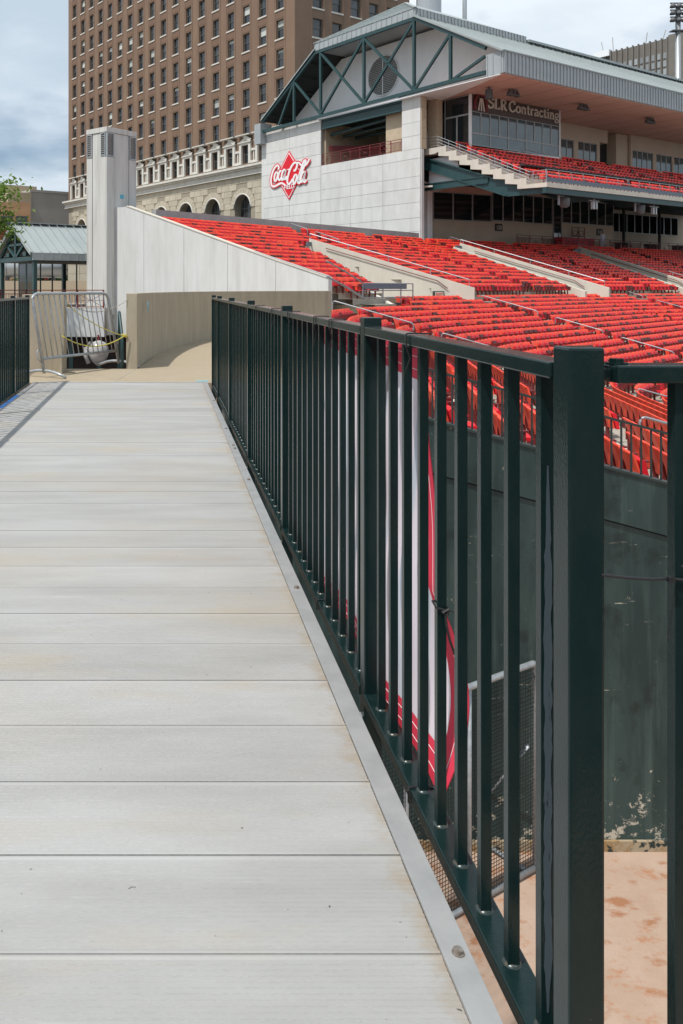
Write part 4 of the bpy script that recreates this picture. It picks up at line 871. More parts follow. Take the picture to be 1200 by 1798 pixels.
m = MB(); fbox(m, f0, -.3, 3.6, 0.02, 1.3, 9.7, 9.85); m.build('door_canopy', 'beige_concrete', gs)
for x in (2.2, 3.1): m = MB(); fbox(m, f0, x, x + .22, .3, .5, 5.1, 9.68); m.build('canopy_post', 'white_panel', gs)
# dim recess further right
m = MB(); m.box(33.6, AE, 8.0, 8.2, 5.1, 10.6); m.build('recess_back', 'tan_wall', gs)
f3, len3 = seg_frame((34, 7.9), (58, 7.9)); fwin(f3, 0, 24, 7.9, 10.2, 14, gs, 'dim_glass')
for a in (36.5, 44, 52): m = MB(); m.box(a, a + .22, 3.0, 3.22, 5.1, 10.6); m.build('column', 'dark_soffit', gs)
lrl = empty('concourse_railing', 'dark red ornamental railing along the lower concourse behind the seats', 'railing', GC + U * .6, TH)
ornate_railing(lrl, lambda x, z, d: (x, d, z), 13.9, 47.0, 5.1, 1.07, 'maroon', 1.9)
# red counter bench behind the railing
ct = empty('counter', 'bright red serving counter behind the concourse railing', 'counter', GC + V * 22.2 + U * 1.3 + Vector((0, 0, 5.1)), TH)
m = MB(); m.box(0, 5.6, 0, .7, .1, 1.05); m.build('cabinet', 'bright_red', ct, bevel=.02); m = MB(); m.box(-.1, 5.7, -.08, .8, 1.052, 1.14); m.build('counter_top', 'bright_red', ct)
for k in range(3): m = MB(); m.box(2.2 + k * 1.1, 2.7 + k * 1.1, .1, .5, 1.145, 1.22); tag(m.build('napkin_tray', 'logo_white', loc=GC + V * 22.2 + U * 1.3 + Vector((0, 0, 5.1))), 'small white tray on the red counter, %s from the left' % ('first', 'second', 'third')[k], 'tray'); bpy.context.view_layer.objects
for o in [o for o in bpy.data.objects if o.name.startswith('napkin_tray')]: o.rotation_euler = (0, 0, TH)
rk = empty('rack', 'dark red wire rack standing behind the red counter', 'rack', GC + V * 25.0 + U * 2.0 + Vector((0, 0, 5.1)), TH)
for x in (0, 1.1, 2.2):
    m = MB(); m.box(x, x + .06, 0, .06, 0, 2.3); m.build('upright', 'maroon', rk)
for z in (.4, .9, 1.4, 1.9, 2.26): m = MB(); m.box(.06, 2.2, 0, .04, z, z + .05); m.build('shelf_bar', 'maroon', rk)
for x in (.06, 1.16):
    m = MB(); m.bar((x, .02, .45), (x + 1.04, .02, 1.9), .04, .04); m.bar((x + 1.04, .02, .45), (x, .02, 1.9), .04, .04); m.build('brace', 'maroon', rk)
# tables in the recess
for k in range(5):
    tb = empty('bar_table', 'dark table with stools in the shaded recess, %s from the left' % ('first', 'second', 'third', 'fourth', 'fifth')[k], 'table', GC + V * (35.2 + k * 3.0) + U * (2.6 + (k % 2) * 1.6) + Vector((0, 0, 5.1)), TH)
    m = MB(); m.box(-.8, .8, -.4, .4, 1.0, 1.06); m.build('table_top', 'dark_soffit', tb)
    for x in (-.7, .7): m = MB(); m.box(x - .04, x + .04, -.3, .3, 0, 1.0); m.build('leg', 'teal_steel' if k > 3 else 'dark_soffit', tb)
    for x in (-.6, 0, .6): m = MB(); m.lathe([(.16, 0), (.05, .05), (.04, .68), (.18, .72), (.18, .78), (0, .78)], (x, -.65), 8); m.build('stool', 'teal_steel' if k > 3 else 'maroon', tb)
# hanging speakers and lamps under the deck
for i, (a, b, kind) in enumerate(((4.3, -10.1, 0), (8.3, -10.1, 1), (15.0, -10.1, 0), (17.2, -10.1, 1))):
    h = empty('hanging_speaker' if kind == 0 else 'floodlight', ('grey speaker with bracket under the deck edge, %s' % ('near the stepped end' if i == 0 else 'far along to the right')) if kind == 0 else ('pale twin floodlight under the deck edge, %s' % ('between the two speakers' if i == 1 else 'right of both speakers')), 'speaker' if kind == 0 else 'floodlight', GC + V * a + U * b + Vector((0, 0, 7.3)), TH)
    if kind == 0:
        m = MB(); m.lathe([(.18, 0), (.36, .15), (.40, .75), (.3, .8), (0, .8)], n=12); m.build('body', 'speaker_grey', h, smooth=True); m = MB(); m.box(-.8, -.66, -.05, .05, .2, .95); m.box(-.66, 0, -.03, .03, .83, .92); m.build('bracket', 'pipe_rail', h)
    else:
        m = MB(); m.box(-.7, .7, -.04, .04, .72, .80); m.box(-.05, .05, -.04, .04, .8, 1.0); m.build('bar', 'pipe_rail', h)
        for x in (-.2, .2): m = MB(); m.box(x - .09, x + .09, -.12, .12, .1, .7); m.build('lamp_head', 'sheet_metal', h, bevel=.02)
# section signs
for i, (x, z, txt, nm) in enumerate(((.9, 6.95, '120', 'one hundred twenty'), (17.9, 7.1, '118', 'one hundred eighteen'))):
    q = f2(x, z, .10); o = empty('section_sign', ('small dark sign reading 120 at the corner of the tan wall', 'small dark sign reading 118 right of the red wire rack')[i], 'sign', GC + V * q[0] + U * q[1] + Vector((0, 0, z)), TH)
    m = MB(); m.box(-.55, .55, -.02, .03, -.35, .35); m.build('board', 'sign_dark', o); te = inst('number', text_mesh(txt, .55, 'number', 'sign_cream'), o, (0, -.035, -.2), rot=(R(90), 0, 0))

# ------------------------------------------------------------------ lettered sign on the press box
sg = empty('lettered_sign', 'cream serif letters SLR Contracting with red emblem above the glass box', 'sign', GC + V * 3.9 + U * -2.70 + Vector((0, 0, 16.40)), TH)
def glyphs():
    S = {}
    S['S'] = (.62, [([(.52, .72), (.48, .86), (.30, .93), (.10, .82), (.12, .62), (.32, .50), (.52, .38), (.54, .17), (.32, .03), (.10, .08), (.05, .24)], .15)])
    S['L'] = (.62, [([(.18, .02), (.18, .92)], .16), ([(.02, .05), (.56, .05)], .10), ([(.56, .02), (.56, .26)], .06), ([(.04, .91), (.34, .91)], .06)])
    S['R'] = (.72, [([(.16, .02), (.16, .92)], .16), ([(.16, .90), (.44, .88), (.56, .70), (.42, .50), (.16, .48)], .11), ([(.34, .48), (.52, .14), (.68, .04)], .14), ([(.02, .03), (.30, .03)], .06)])
    S['C'] = (.76, [([(.66, .68), (.58, .88), (.38, .92), (.14, .76), (.08, .46), (.18, .14), (.42, .04), (.62, .14), (.68, .28)], .14), ([(.67, .66), (.67, .90)], .06)])
    S['o'] = (.56, [([(.27, .60), (.10, .48), (.09, .18), (.27, .04), (.45, .18), (.44, .48), (.27, .60)], .12)])
    S['n'] = (.62, [([(.14, .02), (.14, .60)], .13), ([(.14, .42), (.26, .57), (.42, .52), (.46, .36), (.46, .02)], .12), ([(.03, .03), (.25, .03)], .06), ([(.36, .03), (.57, .03)], .06), ([(.02, .58), (.16, .58)], .06)])
    S['t'] = (.40, [([(.18, .80), (.18, .20), (.24, .06), (.38, .10)], .12), ([(.02, .57), (.36, .57)], .07)])
    S['r'] = (.46, [([(.14, .02), (.14, .60)], .13), ([(.14, .40), (.26, .57), (.40, .54)], .11), ([(.03, .03), (.27, .03)], .06), ([(.02, .58), (.16, .58)], .06)])
    S['a'] = (.54, [([(.08, .48), (.20, .60), (.36, .54), (.38, .36), (.38, .12), (.50, .06)], .12), ([(.38, .36), (.16, .30), (.08, .15), (.20, .04), (.38, .16)], .10)])
    S['c'] = (.50, [([(.44, .46), (.30, .60), (.12, .48), (.09, .24), (.20, .06), (.36, .06), (.46, .18)], .12)])
    S['i'] = (.32, [([(.15, .02), (.15, .60)], .13), ([(.15, .74), (.15, .88)], .14), ([(.03, .03), (.28, .03)], .06), ([(.03, .58), (.16, .58)], .06)])
    S['g'] = (.56, [([(.26, .60), (.10, .48), (.10, .32), (.26, .24), (.42, .34), (.42, .50), (.26, .60)], .10), ([(.18, .24), (.10, .14), (.24, .06), (.44, .0), (.44, -.16), (.24, -.24), (.06, -.16), (.10, -.02), (.22, .04)], .09), ([(.42, .56), (.54, .60)], .07)])
    return S
GLY = glyphs()
def lettering(txt, x0, x1, scale_z):
    tot = sum(.34 if c == ' ' else GLY[c][0] for c in txt); sx = (x1 - x0) / tot; x = x0
    for c in txt:
        if c == ' ': x += .34 * sx; continue
        m = MB()
        for st, w in GLY[c][1]: stroke(m, st, w * .95, lambda p, d, x=x: (x + p[0] * sx, d, p[1] * scale_z), -.10, 0.0, smooth=len(st) > 2)
        m.build('letter', 'sign_cream', sg, fix=True); x += GLY[c][0] * sx
lettering('SLR', 1.15, 3.75, .98); lettering('Contracting', 3.98, 11.35, .98)
m = MB()
for s_ in (-1, 1): stroke(m, [(.25 + s_ * .75, -.35), (.25 + s_ * .72, .35), (.25 + s_ * .45, .85), (.25, 1.0)], .3, lambda p, d: (p[0], d, p[1]), -.10, 0)
m.build('emblem_arch', 'maroon', sg)
m = MB()
for k, s_ in enumerate((-.32, 0, .32)): stroke(m, [(.25 + s_ * 1.2, -.4), (.25 + s_ * .35, .65)], .16, lambda p, d, k=k: (p[0], d, p[1]), -.121 - .003 * k, -.101)
m.build('emblem_stripe', 'sign_cream', sg)

# ------------------------------------------------------------------ red diamond wall sign
lg = empty('wall_sign', 'red diamond wall sign with white script lettering on the white panel wall', 'sign', GC + V * -.14, TH)
CB, CZ = 16.50, 12.15
def LP(p, d):      # sign drawing units (about 1/100 of its width) to the wall plane; x runs to the right = towards smaller b
    return (-d, CB + .08 - (p[0] - 6.05) * .7535 - .018 * (p[0] - 6.05) ** 2 * 0, CZ + .38 + (5.1 - p[1]) * .605 - (p[0] - 6.05) * .0)
def sheared(p):    # flatten the slope the wall gives the drawing
    return (p[0] / 100, p[1] / 100 + (p[0] / 100 - 6.05) * .20)
LS = lambda p, d: LP(sheared(p), d)
def dia(r, d0, d1, m_, nm):
    c = (608, 510); poly = [(608, 510 - 410 * r), (608 + 272 * r, 510 + (-1) * 54 * r), (608, 510 + 410 * r), (608 - 272 * r, 510 + 54 * r)]
    m = MB(); m.prism(poly, LS, d0, d1); return m.build(nm, m_, lg)
dia(1.0, .0, .03, 'logo_red', 'diamond'); dia(.93, .031, .045, 'logo_white', 'diamond_line'); dia(.875, .046, .06, 'logo_red', 'diamond_field')
ST = [[(398, 430), (408, 385), (378, 356), (330, 390), (282, 470), (248, 570), (246, 660), (270, 716), (330, 712), (400, 676), (470, 652), (545, 684)],
      [(352, 470), (318, 540), (318, 612), (345, 618), (378, 550), (386, 490), (352, 470)],
      [(462, 455), (432, 452), (402, 520), (398, 585), (422, 602), (458, 560)],
      [(548, 430), (505, 430), (470, 510), (466, 585), (490, 590), (530, 510), (556, 415), (530, 520), (524, 575), (548, 575), (575, 530)],
      [(708, 425), (740, 420), (778, 345), (765, 300), (715, 305), (650, 390), (605, 500), (582, 605), (600, 655), (640, 640), (690, 570)],
      [(742, 490), (708, 555), (704, 630), (728, 640), (764, 570), (772, 510), (742, 490)],
      [(800, 600), (850, 480), (915, 350), (945, 275), (938, 248), (908, 272), (868, 370), (815, 510), (796, 600), (812, 630), (845, 600)],
      [(925, 435), (885, 455), (856, 530), (850, 590), (872, 600), (912, 530), (940, 430), (915, 530), (908, 590), (930, 600), (958, 560)],
      [(762, 305), (810, 295), (870, 340), (930, 335), (985, 280), (1012, 225)]]
for st in ST: m = MB(); stroke(m, st, 66, LS, .062, .075, n=6); m.build('script_outline', 'logo_white' if False else 'logo_red', lg)
for i, st in enumerate(ST): m = MB(); stroke(m, st, 33 if i not in (8,) else 30, LS, .077, .092 + .001 * i, n=6); m.build('script_letter', 'logo_white', lg)
m = MB(); stroke(m, [(585, 418), (622, 412)], 20, LS, .077, .09, smooth=False); m.build('script_hyphen', 'logo_white', lg)
tm = text_mesh('FIELD', .62, 'field_text', 'logo_white', .01)
inst('field_text', tm, lg, LP(sheared((618, 735)), .085), rot=(R(90), 0, R(-90)))

# ================================================================== SEATING BOWL
ub = empty('upper_terrace', 'concrete stepped terrace carrying the upper red seats', 'terrace', (P0[0], P0[1], -5))
VOM = [  # far edge line (t,s)->(t,s), near edge line, back s
    ((9.7, 4.4), (12.6, 13.6), (8.9, 4.6), (3.9, 13.6)), ((33.2, 2.4), (35.4, 13.6), (31.9, 2.8), (29.6, 13.6)), ((51.1, 1.8), (49.9, 13.6), (49.5, 2.2), (47.0, 13.6))]
def in_vom(t, s, pad=0.0):
    for f0_, f1_, n0_, n1_ in VOM:
        if s < n0_[1] - pad: continue
        k = (s - f0_[1]) / (f1_[1] - f0_[1]); tf = f0_[0] + (f1_[0] - f0_[0]) * k; k2 = (s - n0_[1]) / (n1_[1] - n0_[1]); tn = n0_[0] + (n1_[0] - n0_[0]) * k2
        if tn - pad < t < tf + pad: return True
    return False
m = MB(); o_ = Vector((P0[0], P0[1], -5)); TEND = 74.0
def q3(t, s, z): p = upos(t, s); return (p[0] - o_.x, p[1] - o_.y, z - o_.z)
TS = [i * .65 for i in range(int(TEND / .65))]
for k in range(17):
    s0, s1 = .2 + .8 * k, 1.0 + .8 * k; z = 4.5 - .257 * k; zn = z - .257
    for t0, t1 in zip(TS[:-1], TS[1:]):
        tm_ = (t0 + t1) / 2; sm = (s0 + s1) / 2
        if in_vom(tm_, sm) or t0 < .5 + .06 * sm: continue
        if t0 < T1 < t1: t1 = T1 - .001 
        if abs(tm_ - T1) < .1 * sm * 1.0 + .3: pass
        m.add([q3(t0, s0, z), q3(t1, s0, z), q3(t1, s1, z), q3(t0, s1, z), q3(t0, s1, zn - .02), q3(t1, s1, zn - .02)], [(0, 3, 2, 1), (3, 4, 5, 2)])
    pa = upos(T1 - .001, s0); pb = upos(T1, s0); pc = upos(T1, s1); pd = upos(T1 - .001, s1)
m.build('tread', 'tread_concrete', ub, fix=False)
m = MB()
def wallpoly(mb, a, b, z0a, z0b, z1a, z1b, th):
    a = Vector((*a, 0)); b = Vector((*b, 0)); d = (b - a).normalized(); n_ = Vector((-d.y, d.x, 0)) * th / 2
    P = [a - n_, b - n_, b + n_, a + n_]; zz0 = [z0a, z0b, z0b, z0a]; zz1 = [z1a, z1b, z1b, z1a]
    mb.hexa([(p.x - o_.x, p.y - o_.y, z - o_.z) for p, z in zip(P, zz0)] + [(p.x - o_.x, p.y - o_.y, z - o_.z) for p, z in zip(P, zz1)])
m = MB(); wallpoly(m, upos(.75, -.15), upos(T1 - .2, -.15), 3.5, 3.5, 5.75, 5.75, .3); m.build('rim_wall', 'grey_concrete', ub)
m = MB(); wallpoly(m, upos(T1 + .3, .0), upos(TEND, .0), 3.5, 3.5, 5.16, 5.16, .3); m.build('kerb', 'beige_concrete', ub)
for f0_, f1_, n0_, n1_ in VOM:
    m = MB(); wallpoly(m, upos(*f0_), upos(*f1_), -.8, -.8, uz(f0_[1]) + .95, uz(f1_[1]) + .85, .3); m.build('parapet', 'beige_concrete', ub)
    m = MB(); wallpoly(m, upos(*n0_), upos(*n1_), -.8, -.8, uz(n0_[1]) + (.72 if n0_[0] > 12 else .12), uz(n1_[1]) + (.62 if n0_[0] > 12 else .02), .22); m.build('cheek_wall', 'beige_concrete', ub)
    m = MB(); wallpoly(m, upos(n0_[0] - .1, n0_[1] - .1), upos(f0_[0] + .15, f0_[1] - .1), -.8, -.8, uz(f0_[1]) + .45, uz(f0_[1]) + .45, .25); m.build('back_parapet', 'beige_concrete', ub)
    m = MB(); wallpoly(m, upos(n0_[0], n0_[1] + .15), upos(f0_[0], f0_[1] + .15), uz(f0_[1]) + .46, uz(f0_[1]) + .46, uz(f0_[1]) + .72, uz(f0_[1]) + .72, .06); m.build('name_board', 'kick_board', ub)
    fl = MB(); P_ = [upos(*n0_), upos(*f0_), upos(*f1_), upos(*n1_)]; fl.pz([(p[0] - o_.x, p[1] - o_.y) for p in P_], 4.7, 5.0 + .25); fl.build('vomitory_floor', 'tread_concrete', ub)
    def along(u, dz, off=0.0):
        s = f0_[1] + (f1_[1] - f0_[1]) * u; t = f0_[0] + (f1_[0] - f0_[0]) * u + off; p = upos(t, s); return (p[0] - o_.x, p[1] - o_.y, uz(s) + .90 + dz - o_.z)
    m = MB(); m.tube([along(.0, .35), along(.97, .33), along(.97, -.1)], .03, 6)
    for u in (0, .25, .5, .75): m.tube([along(u, 0), along(u, .35)], .025, 6)
    m.build('parapet_rail', 'pipe_rail', ub)
    m = MB(); m.tube([along(.12, -.22, -.25), along(.80, -.22, -.25), along(.86, -.5, -.25)], .03, 6); m.build('wall_rail', 'seat_iron', ub)
# exit box signs on the parapets
for i in range(2):
    f0_, f1_ = VOM[i][:2]; u = .82; s = f0_[1] + (f1_[1] - f0_[1]) * u; t = f0_[0] + (f1_[0] - f0_[0]) * u; p = upos(t - .5, s)
    ex_ = empty('exit_sign', ('small lit exit sign on the first beige stair parapet beside the platform', 'small lit exit sign on the second beige stair parapet')[i], 'sign', (p[0], p[1], uz(s) - .2), R(14))
    m = MB(); m.box(-.33, .33, -.08, .08, 0, .34); m.build('case', 'sign_dark', ex_); m = MB(); m.box(-.26, .26, -.095, -.081, .05, .29); m.build('face', 'sign_lit', ex_)
    inst('lettering', text_mesh('EXIT', .22, 'exit_text', 'logo_red', .004), ex_, (0, -.102, .09), rot=(R(90), 0, 0))
# platform with rails in front of the first vomitory
pf = empty('viewing_platform', 'small concrete platform with grey rails right of the white end wall', 'platform', (9.6, 40.6, -.8), R(43.95))
pa = [(8.3, 39.9), (11.9, 43.3), (10.4, 44.9), (6.8, 41.5)]
m = MB(); m.box(-.6, 4.6, -.4, 1.6, 0, 1.15); m.build('slab', 'tan_concrete', pf)
m = MB(); m.box(3.2, 5.4, .6, 3.0, 1.151, 1.5); m.build('step', 'tan_concrete', pf)
m = MB()
for h in (1.05, .7, .35): m.tube([(-.3, -.3, 1.15 + h), (4.4, -.3, 1.15 + h)], .028, 6); m.tube([(4.4, -.3, 1.15 + h), (4.4, 1.2, 1.15 + h)], .028, 6)
m.tube([(-.3, -.3, 2.2), (-1.8, -.3, 2.75), (-3.3, -.3, 3.2)], .035, 6); m.tube([(-.3, -.3, 1.5), (-1.8, -.3, 2.05), (-3.3, -.3, 2.5)], .05, 6)
m.build('rail', 'pipe_rail', pf)
for x in (-.3, 1.5, 3.2, 4.4): m = MB(); m.tube([(x, -.3, 1.0), (x, -.3, 2.2)], .035, 6); m.build('post', 'pipe_rail', pf)
m = MB(); m.box(-.2, 3.7, -.35, -.29, 1.92, 2.18); m.build('sign_board', 'kick_board', pf)
for x in (.1, 4.1): m = MB(); m.box(x - .2, x + .25, -.425, -.401, .85, 1.1); m.build('tape_mark', 'tape_blue', pf)
fs_ = empty('folding_chair', 'small dark folding chair on the concrete platform', 'chair', (11.6, 41.4, -.6), R(40))
m = MB(); m.box(-.25, .25, -.06, 0, .75, 1.05); m.build('backrest', 'sign_dark', fs_, bevel=.02); m = MB(); m.box(-.25, .25, 0, .45, .42, .47); m.build('seat', 'sign_dark', fs_)
for x in (-.24, .22): m = MB(); m.bar((x, -.03, 1.0), (x, .4, 0), .03, .03); m.build('leg', 'sign_dark', fs_); m = MB(); m.bar((x + .02, .42, .44), (x + .02, -.05, 0), .03, .03); m.build('leg', 'sign_dark', fs_)

# lower terrace
lt = empty('lower_terrace', 'concrete stepped terrace carrying the lower red seats near the field', 'terrace', (4.2, 30.2, FIELD_Z))
m = MB(); o2 = Vector((4.2, 30.2, FIELD_Z)); NL = 19; LMAX = ARC[-1] - 2
AIS = [12.6, 30.0, 47.3, 70.2]
def l3(l, o, z): p = lpos(l, o); return (p[0] - o2.x, p[1] - o2.y, z - o2.z)
ls = [i * .9 for i in range(int(LMAX / .9))]
def lstart(k): return 38.5 if k < 0 else (20.0 if k < 3 else 3.9)
def lclip(l, o):
    p = lpos(l, o); return p[1] > 10.25
for k in range(-2, NL):
    oa, ob = 1.5 + .8 * k, 2.3 + .8 * k; z = -.5 - .214 * k
    for a_, b_ in zip(ls[:-1], ls[1:]):
        if a_ < lstart(k) or not lclip(a_, ob): continue
        m.add([l3(a_, oa, z), l3(b_, oa, z), l3(b_, ob, z), l3(a_, ob, z), l3(a_, ob, z - .22), l3(b_, ob, z - .22)], [(0, 3, 2, 1), (3, 4, 5, 2)])
for a_, b_ in zip(ls[:-1], ls[1:]):   # walkway between the two terraces
    if 15 < a_ < 38.5: m.add([l3(a_, -2.0, -.28), l3(b_, -2.0, -.28), l3(b_, 1.5, -.28), l3(a_, 1.5, -.28), l3(a_, 1.5, -.55), l3(b_, 1.5, -.55)], [(0, 3, 2, 1), (3, 4, 5, 2)])
m.build('tread', 'tread_concrete', lt, fix=False)
m = MB()
for l in AIS:
    for k in range(NL):
        if l < lstart(k) + 1: continue
        o = 1.52 + .8 * k; a = lpos(l - .5, o); b = lpos(l + .5, o); c = lpos(l + .5, o + .35); d = lpos(l - .5, o + .35)
        m.hexa([(p[0] - o2.x, p[1] - o2.y, -.5 - .214 * k + .002 - o2.z) for p in (d, c, b, a)] + [(p[0] - o2.x, p[1] - o2.y, -.5 - .214 * k + .107 - o2.z) for p in (d, c, b, a)])
m.build('aisle_step', 'beige_concrete', lt)['kind'] = 'stuff'

# seats: one folding and one open variant
def seat_meshes():
    hw = .245; back = MB()
    sec = [(0.01, .40), (-.03, .58), (-.085, .76), (-.115, .825), (-.15, .825), (-.15, .805), (-.125, .79), (-.11, .745), (-.055, .57), (-.02, .39)]
    xs = [(-hw, .03), (-hw * .45, -.01), (hw * .45, -.01), (hw, .03)]; n = len(sec); vs = []; fs = []
    for x, dy_ in xs:
        for y_, z_ in sec: vs.append((x, y_ + dy_, z_ - (.02 if abs(x) > .2 and z_ > .8 else 0)))
    for i in range(3):
        for k in range(n): fs.append((i * n + k, i * n + (k + 1) % n, (i + 1) * n + (k + 1) % n, (i + 1) * n + k))
    fs += [tuple(range(n))[::-1], tuple(range(3 * n, 4 * n))]; back.add(vs, fs)
    fold = MB(); fold.px([(.09, .37), (.15, .39), (.075, .70), (.04, .725), (.0, .70)], -.20, .20)
    open_ = MB(); open_.px([(.0, .42), (.40, .43), (.43, .41), (.40, .385), (.05, .37)], -.205, .205)
    iron = MB(); iron.box(-.262, -.232, -.06, .22, .36, .60); iron.box(-.262, -.232, -.03, .05, .0, .36); iron.box(-.275, -.22, -.06, .26, .60, .625)
    return back, fold, open_, iron
bk_, fo_, op_, ir_ = seat_meshes()
me_b = bk_.mesh('backrest', 'seat_back'); me_f = fo_.mesh('seat_pan', 'seat_pan'); me_o = op_.mesh('seat_pan', 'seat_pan'); me_d = fo_.mesh('seat_pan', 'pan_shade_tone'); me_i = ir_.mesh('seat_frame', 'seat_iron')
SEATS = []   # x, y, z, rot, zone
def add_seat(x, y, z, fx, fy, zone): SEATS.append((x, y, z, math.atan2(fy, fx) - math.pi / 2, zone))
for k in range(16):          # upper terrace
    s = .2 + .8 * k + .28; z = 4.5 - .257 * k; t = .95 + .06 * s
    while t < TEND - 1:
        near_m = T1 - .1 * s - .3 < t < T1 + .1 * s + .3
        if not in_vom(t, s, .35) and not near_m and not any(abs(t - a) < .62 and s < 4.2 for a in (13.4,)) and not (t > T1 and any(abs(t - a) < .55 for a in (42.5, 60.0))) and not (T1 > t > 14 and abs(t - 22.5) < .6):
            p = upos(t, s); n_ = hrn(D1H if t < T1 else VH); add_seat(p[0], p[1], z, n_[0], n_[1], 'upper')
        t += .535
for k in range(-2, NL - 1):
    o = 1.5 + .8 * k + .30; z = -.5 - .214 * k; l = lstart(k) + .4; 
    while l < LMAX - 2:
        p = lpos(l, o)
        if not any(abs(l - a) < .62 for a in AIS) and p[1] > 10.75 and not (k in (7, 9) and 9 < l < 25):
            n_ = hrn(p[2]); add_seat(p[0], p[1], z, n_[0], n_[1], 'lower')
        q = lpos(l + .1, o); step = math.hypot(q[0] - p[0], q[1] - p[1]) / .1 or 1; l += .535 / max(step, .25)
for j in range(NR):          # upper deck rows
    b = ed[j] - .72 + (.0 if j else -.1); z = 8.97 + .5 * j
    a = 1.7
    while a < 56:
        box_hit = 2.8 < a < 15.7 and b > -3.4
        if not box_hit and not any(abs(a - q) < .6 for q in (15.9, 24, 33.5, 44)) and (b < -.3):
            p = GC + V * a + U * b; add_seat(p.x, p.y, z, -U.x, -U.y, 'deck')
        a += .55
def pix(x, y, z): return 288 + 1464 * x / y, 506 - 1464 * (z - CAM_Z) / y
def seen(s):
    x, y, z, r_, zn = s
    if y < 3: return False
    u, w = pix(x, y, z + .7)
    if not (-10 < u < 1215): return False
    if zn == 'lower':
        if u < 520: return False
        if w > 506 + .197 * (u - 289) - 8 and u < 975: return u > 680 and w < 742 + .271 * (u - 786)
        if 975 <= u <= 1064: return w < 605
        if u > 1064: return w < 640 or (683 < w < 835 and u < 1172)
    return True
vis = [s for s in SEATS if -60 < pix(s[0], s[1], s[2])[0] < 1290 and s[1] > 3]
cand = sorted([s for s in vis if seen(s)], key=lambda s: s[1])
ind = cand[:290]; inds = set(ind)
ORD = ['first', 'second', 'third', 'fourth', 'fifth', 'sixth', 'seventh', 'eighth', 'ninth', 'tenth', 'eleventh', 'twelfth', 'thirteenth', 'fourteenth', 'fifteenth', 'sixteenth', 'seventeenth', 'eighteenth', 'nineteenth', 'twentieth', 'twenty-first', 'twenty-second', 'twenty-third', 'twenty-fourth', 'twenty-fifth', 'twenty-sixth', 'twenty-seventh', 'twenty-eighth', 'twenty-ninth', 'thirtieth', 'thirty-first', 'thirty-second', 'thirty-third', 'thirty-fourth', 'thirty-fifth', 'thirty-sixth', 'thirty-seventh', 'thirty-eighth', 'thirty-ninth', 'fortieth', 'forty-first', 'forty-second', 'forty-third', 'forty-fourth', 'forty-fifth']
ROWS = {}
for s in ind: ROWS.setdefault(round((-.5 - s[2]) / .214), []).append(s)
for rk_, lst in ROWS.items():
    for n_i, s in enumerate(sorted(lst, key=lambda q: q[1])):
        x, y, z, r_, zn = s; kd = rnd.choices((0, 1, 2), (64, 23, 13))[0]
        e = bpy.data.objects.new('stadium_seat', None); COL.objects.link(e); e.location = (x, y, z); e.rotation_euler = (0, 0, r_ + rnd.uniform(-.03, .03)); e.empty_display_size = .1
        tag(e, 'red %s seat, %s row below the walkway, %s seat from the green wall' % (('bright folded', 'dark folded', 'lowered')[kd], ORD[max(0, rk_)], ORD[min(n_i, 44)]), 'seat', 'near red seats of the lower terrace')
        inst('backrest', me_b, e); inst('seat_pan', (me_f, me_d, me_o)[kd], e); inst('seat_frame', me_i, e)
rest = [s for s in vis if s not in inds]
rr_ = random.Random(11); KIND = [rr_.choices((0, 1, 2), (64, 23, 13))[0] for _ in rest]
def stuff_mesh(name, m_, pick):
    vs = []; fs = []
    for s, kd in zip(rest, KIND):
        mb = pick(kd)
        if mb is None: continue
        x, y, z, r_, zn = s; c, sn = math.cos(r_), math.sin(r_); o = len(vs)
        vs += [(x + p[0] * c - p[1] * sn, y + p[0] * sn + p[1] * c, z + p[2]) for p in mb.v]; fs += [tuple(i + o for i in f) for f in mb.f]
    me = bpy.data.meshes.new(name); me.from_pydata(vs, [], fs); me.materials.append(M[m_]); return me
rt = bpy.data.objects.new('stadium_seats', stuff_mesh('stadium_seats', 'seat_back', lambda k: bk_)); COL.objects.link(rt)
tag(rt, 'red stadium seats filling the far rows and the upper deck', 'seats', kind='stuff')
o = inst('seat_pans', stuff_mesh('seat_pans', 'seat_pan', lambda k: (fo_, None, op_)[k]), rt); o['kind'] = 'stuff'
o = inst('shade_tone_seat_pans', stuff_mesh('shade_tone_seat_pans', 'pan_shade_tone', lambda k: fo_ if k == 1 else None), rt); o['kind'] = 'stuff'  # pans coloured dark to stand for shade inside these seats
o = inst('seat_frames', stuff_mesh('seat_frames', 'seat_iron', lambda k: ir_), rt); o['kind'] = 'stuff'
print('seats', len(SEATS), 'in view', len(vis), 'stuff', len(rest))
# aisle handrails of the lower terrace
def lrail(l, o0, o1, label):
    a = lpos(l, o0); b = lpos(l, o1); za, zb_ = lz(o0), lz(o1)
    pipe_rail([(a[0], a[1], za - .3), (a[0], a[1], za + .95), (b[0], b[1], zb_ + .95), (b[0], b[1], zb_ + .1)], label)
for l, o0, o1, lab in ((30.3, .8, 4.2, 'grey pipe handrail below the platform, at the left end of the lower rows'), (29.5, 5.4, 7.6, 'grey pipe handrail just above the green top rail'),
                       (29.0, 12.1, 14.4, 'grey pipe handrail by the curved rows seen under the right rail'), (12.4, 8.5, 10.4, 'grey pipe hoop rail among the seats nearest the green wall'),
                       (47.7, .3, 3.6, 'grey pipe handrail at the foot of the first beige parapet'), (47.3, 4.7, 7.1, 'grey pipe handrail in the middle of the central aisle'), (46.8, 8.1, 10.5, 'lowest grey pipe handrail of the central aisle'),
                       (70.4, -.3, .9, 'short grey handrail at the foot of the second beige parapet'), (70.0, 2.1, 4.6, 'grey pipe handrail near the right edge of the picture')): lrail(l, o0, o1, lab)
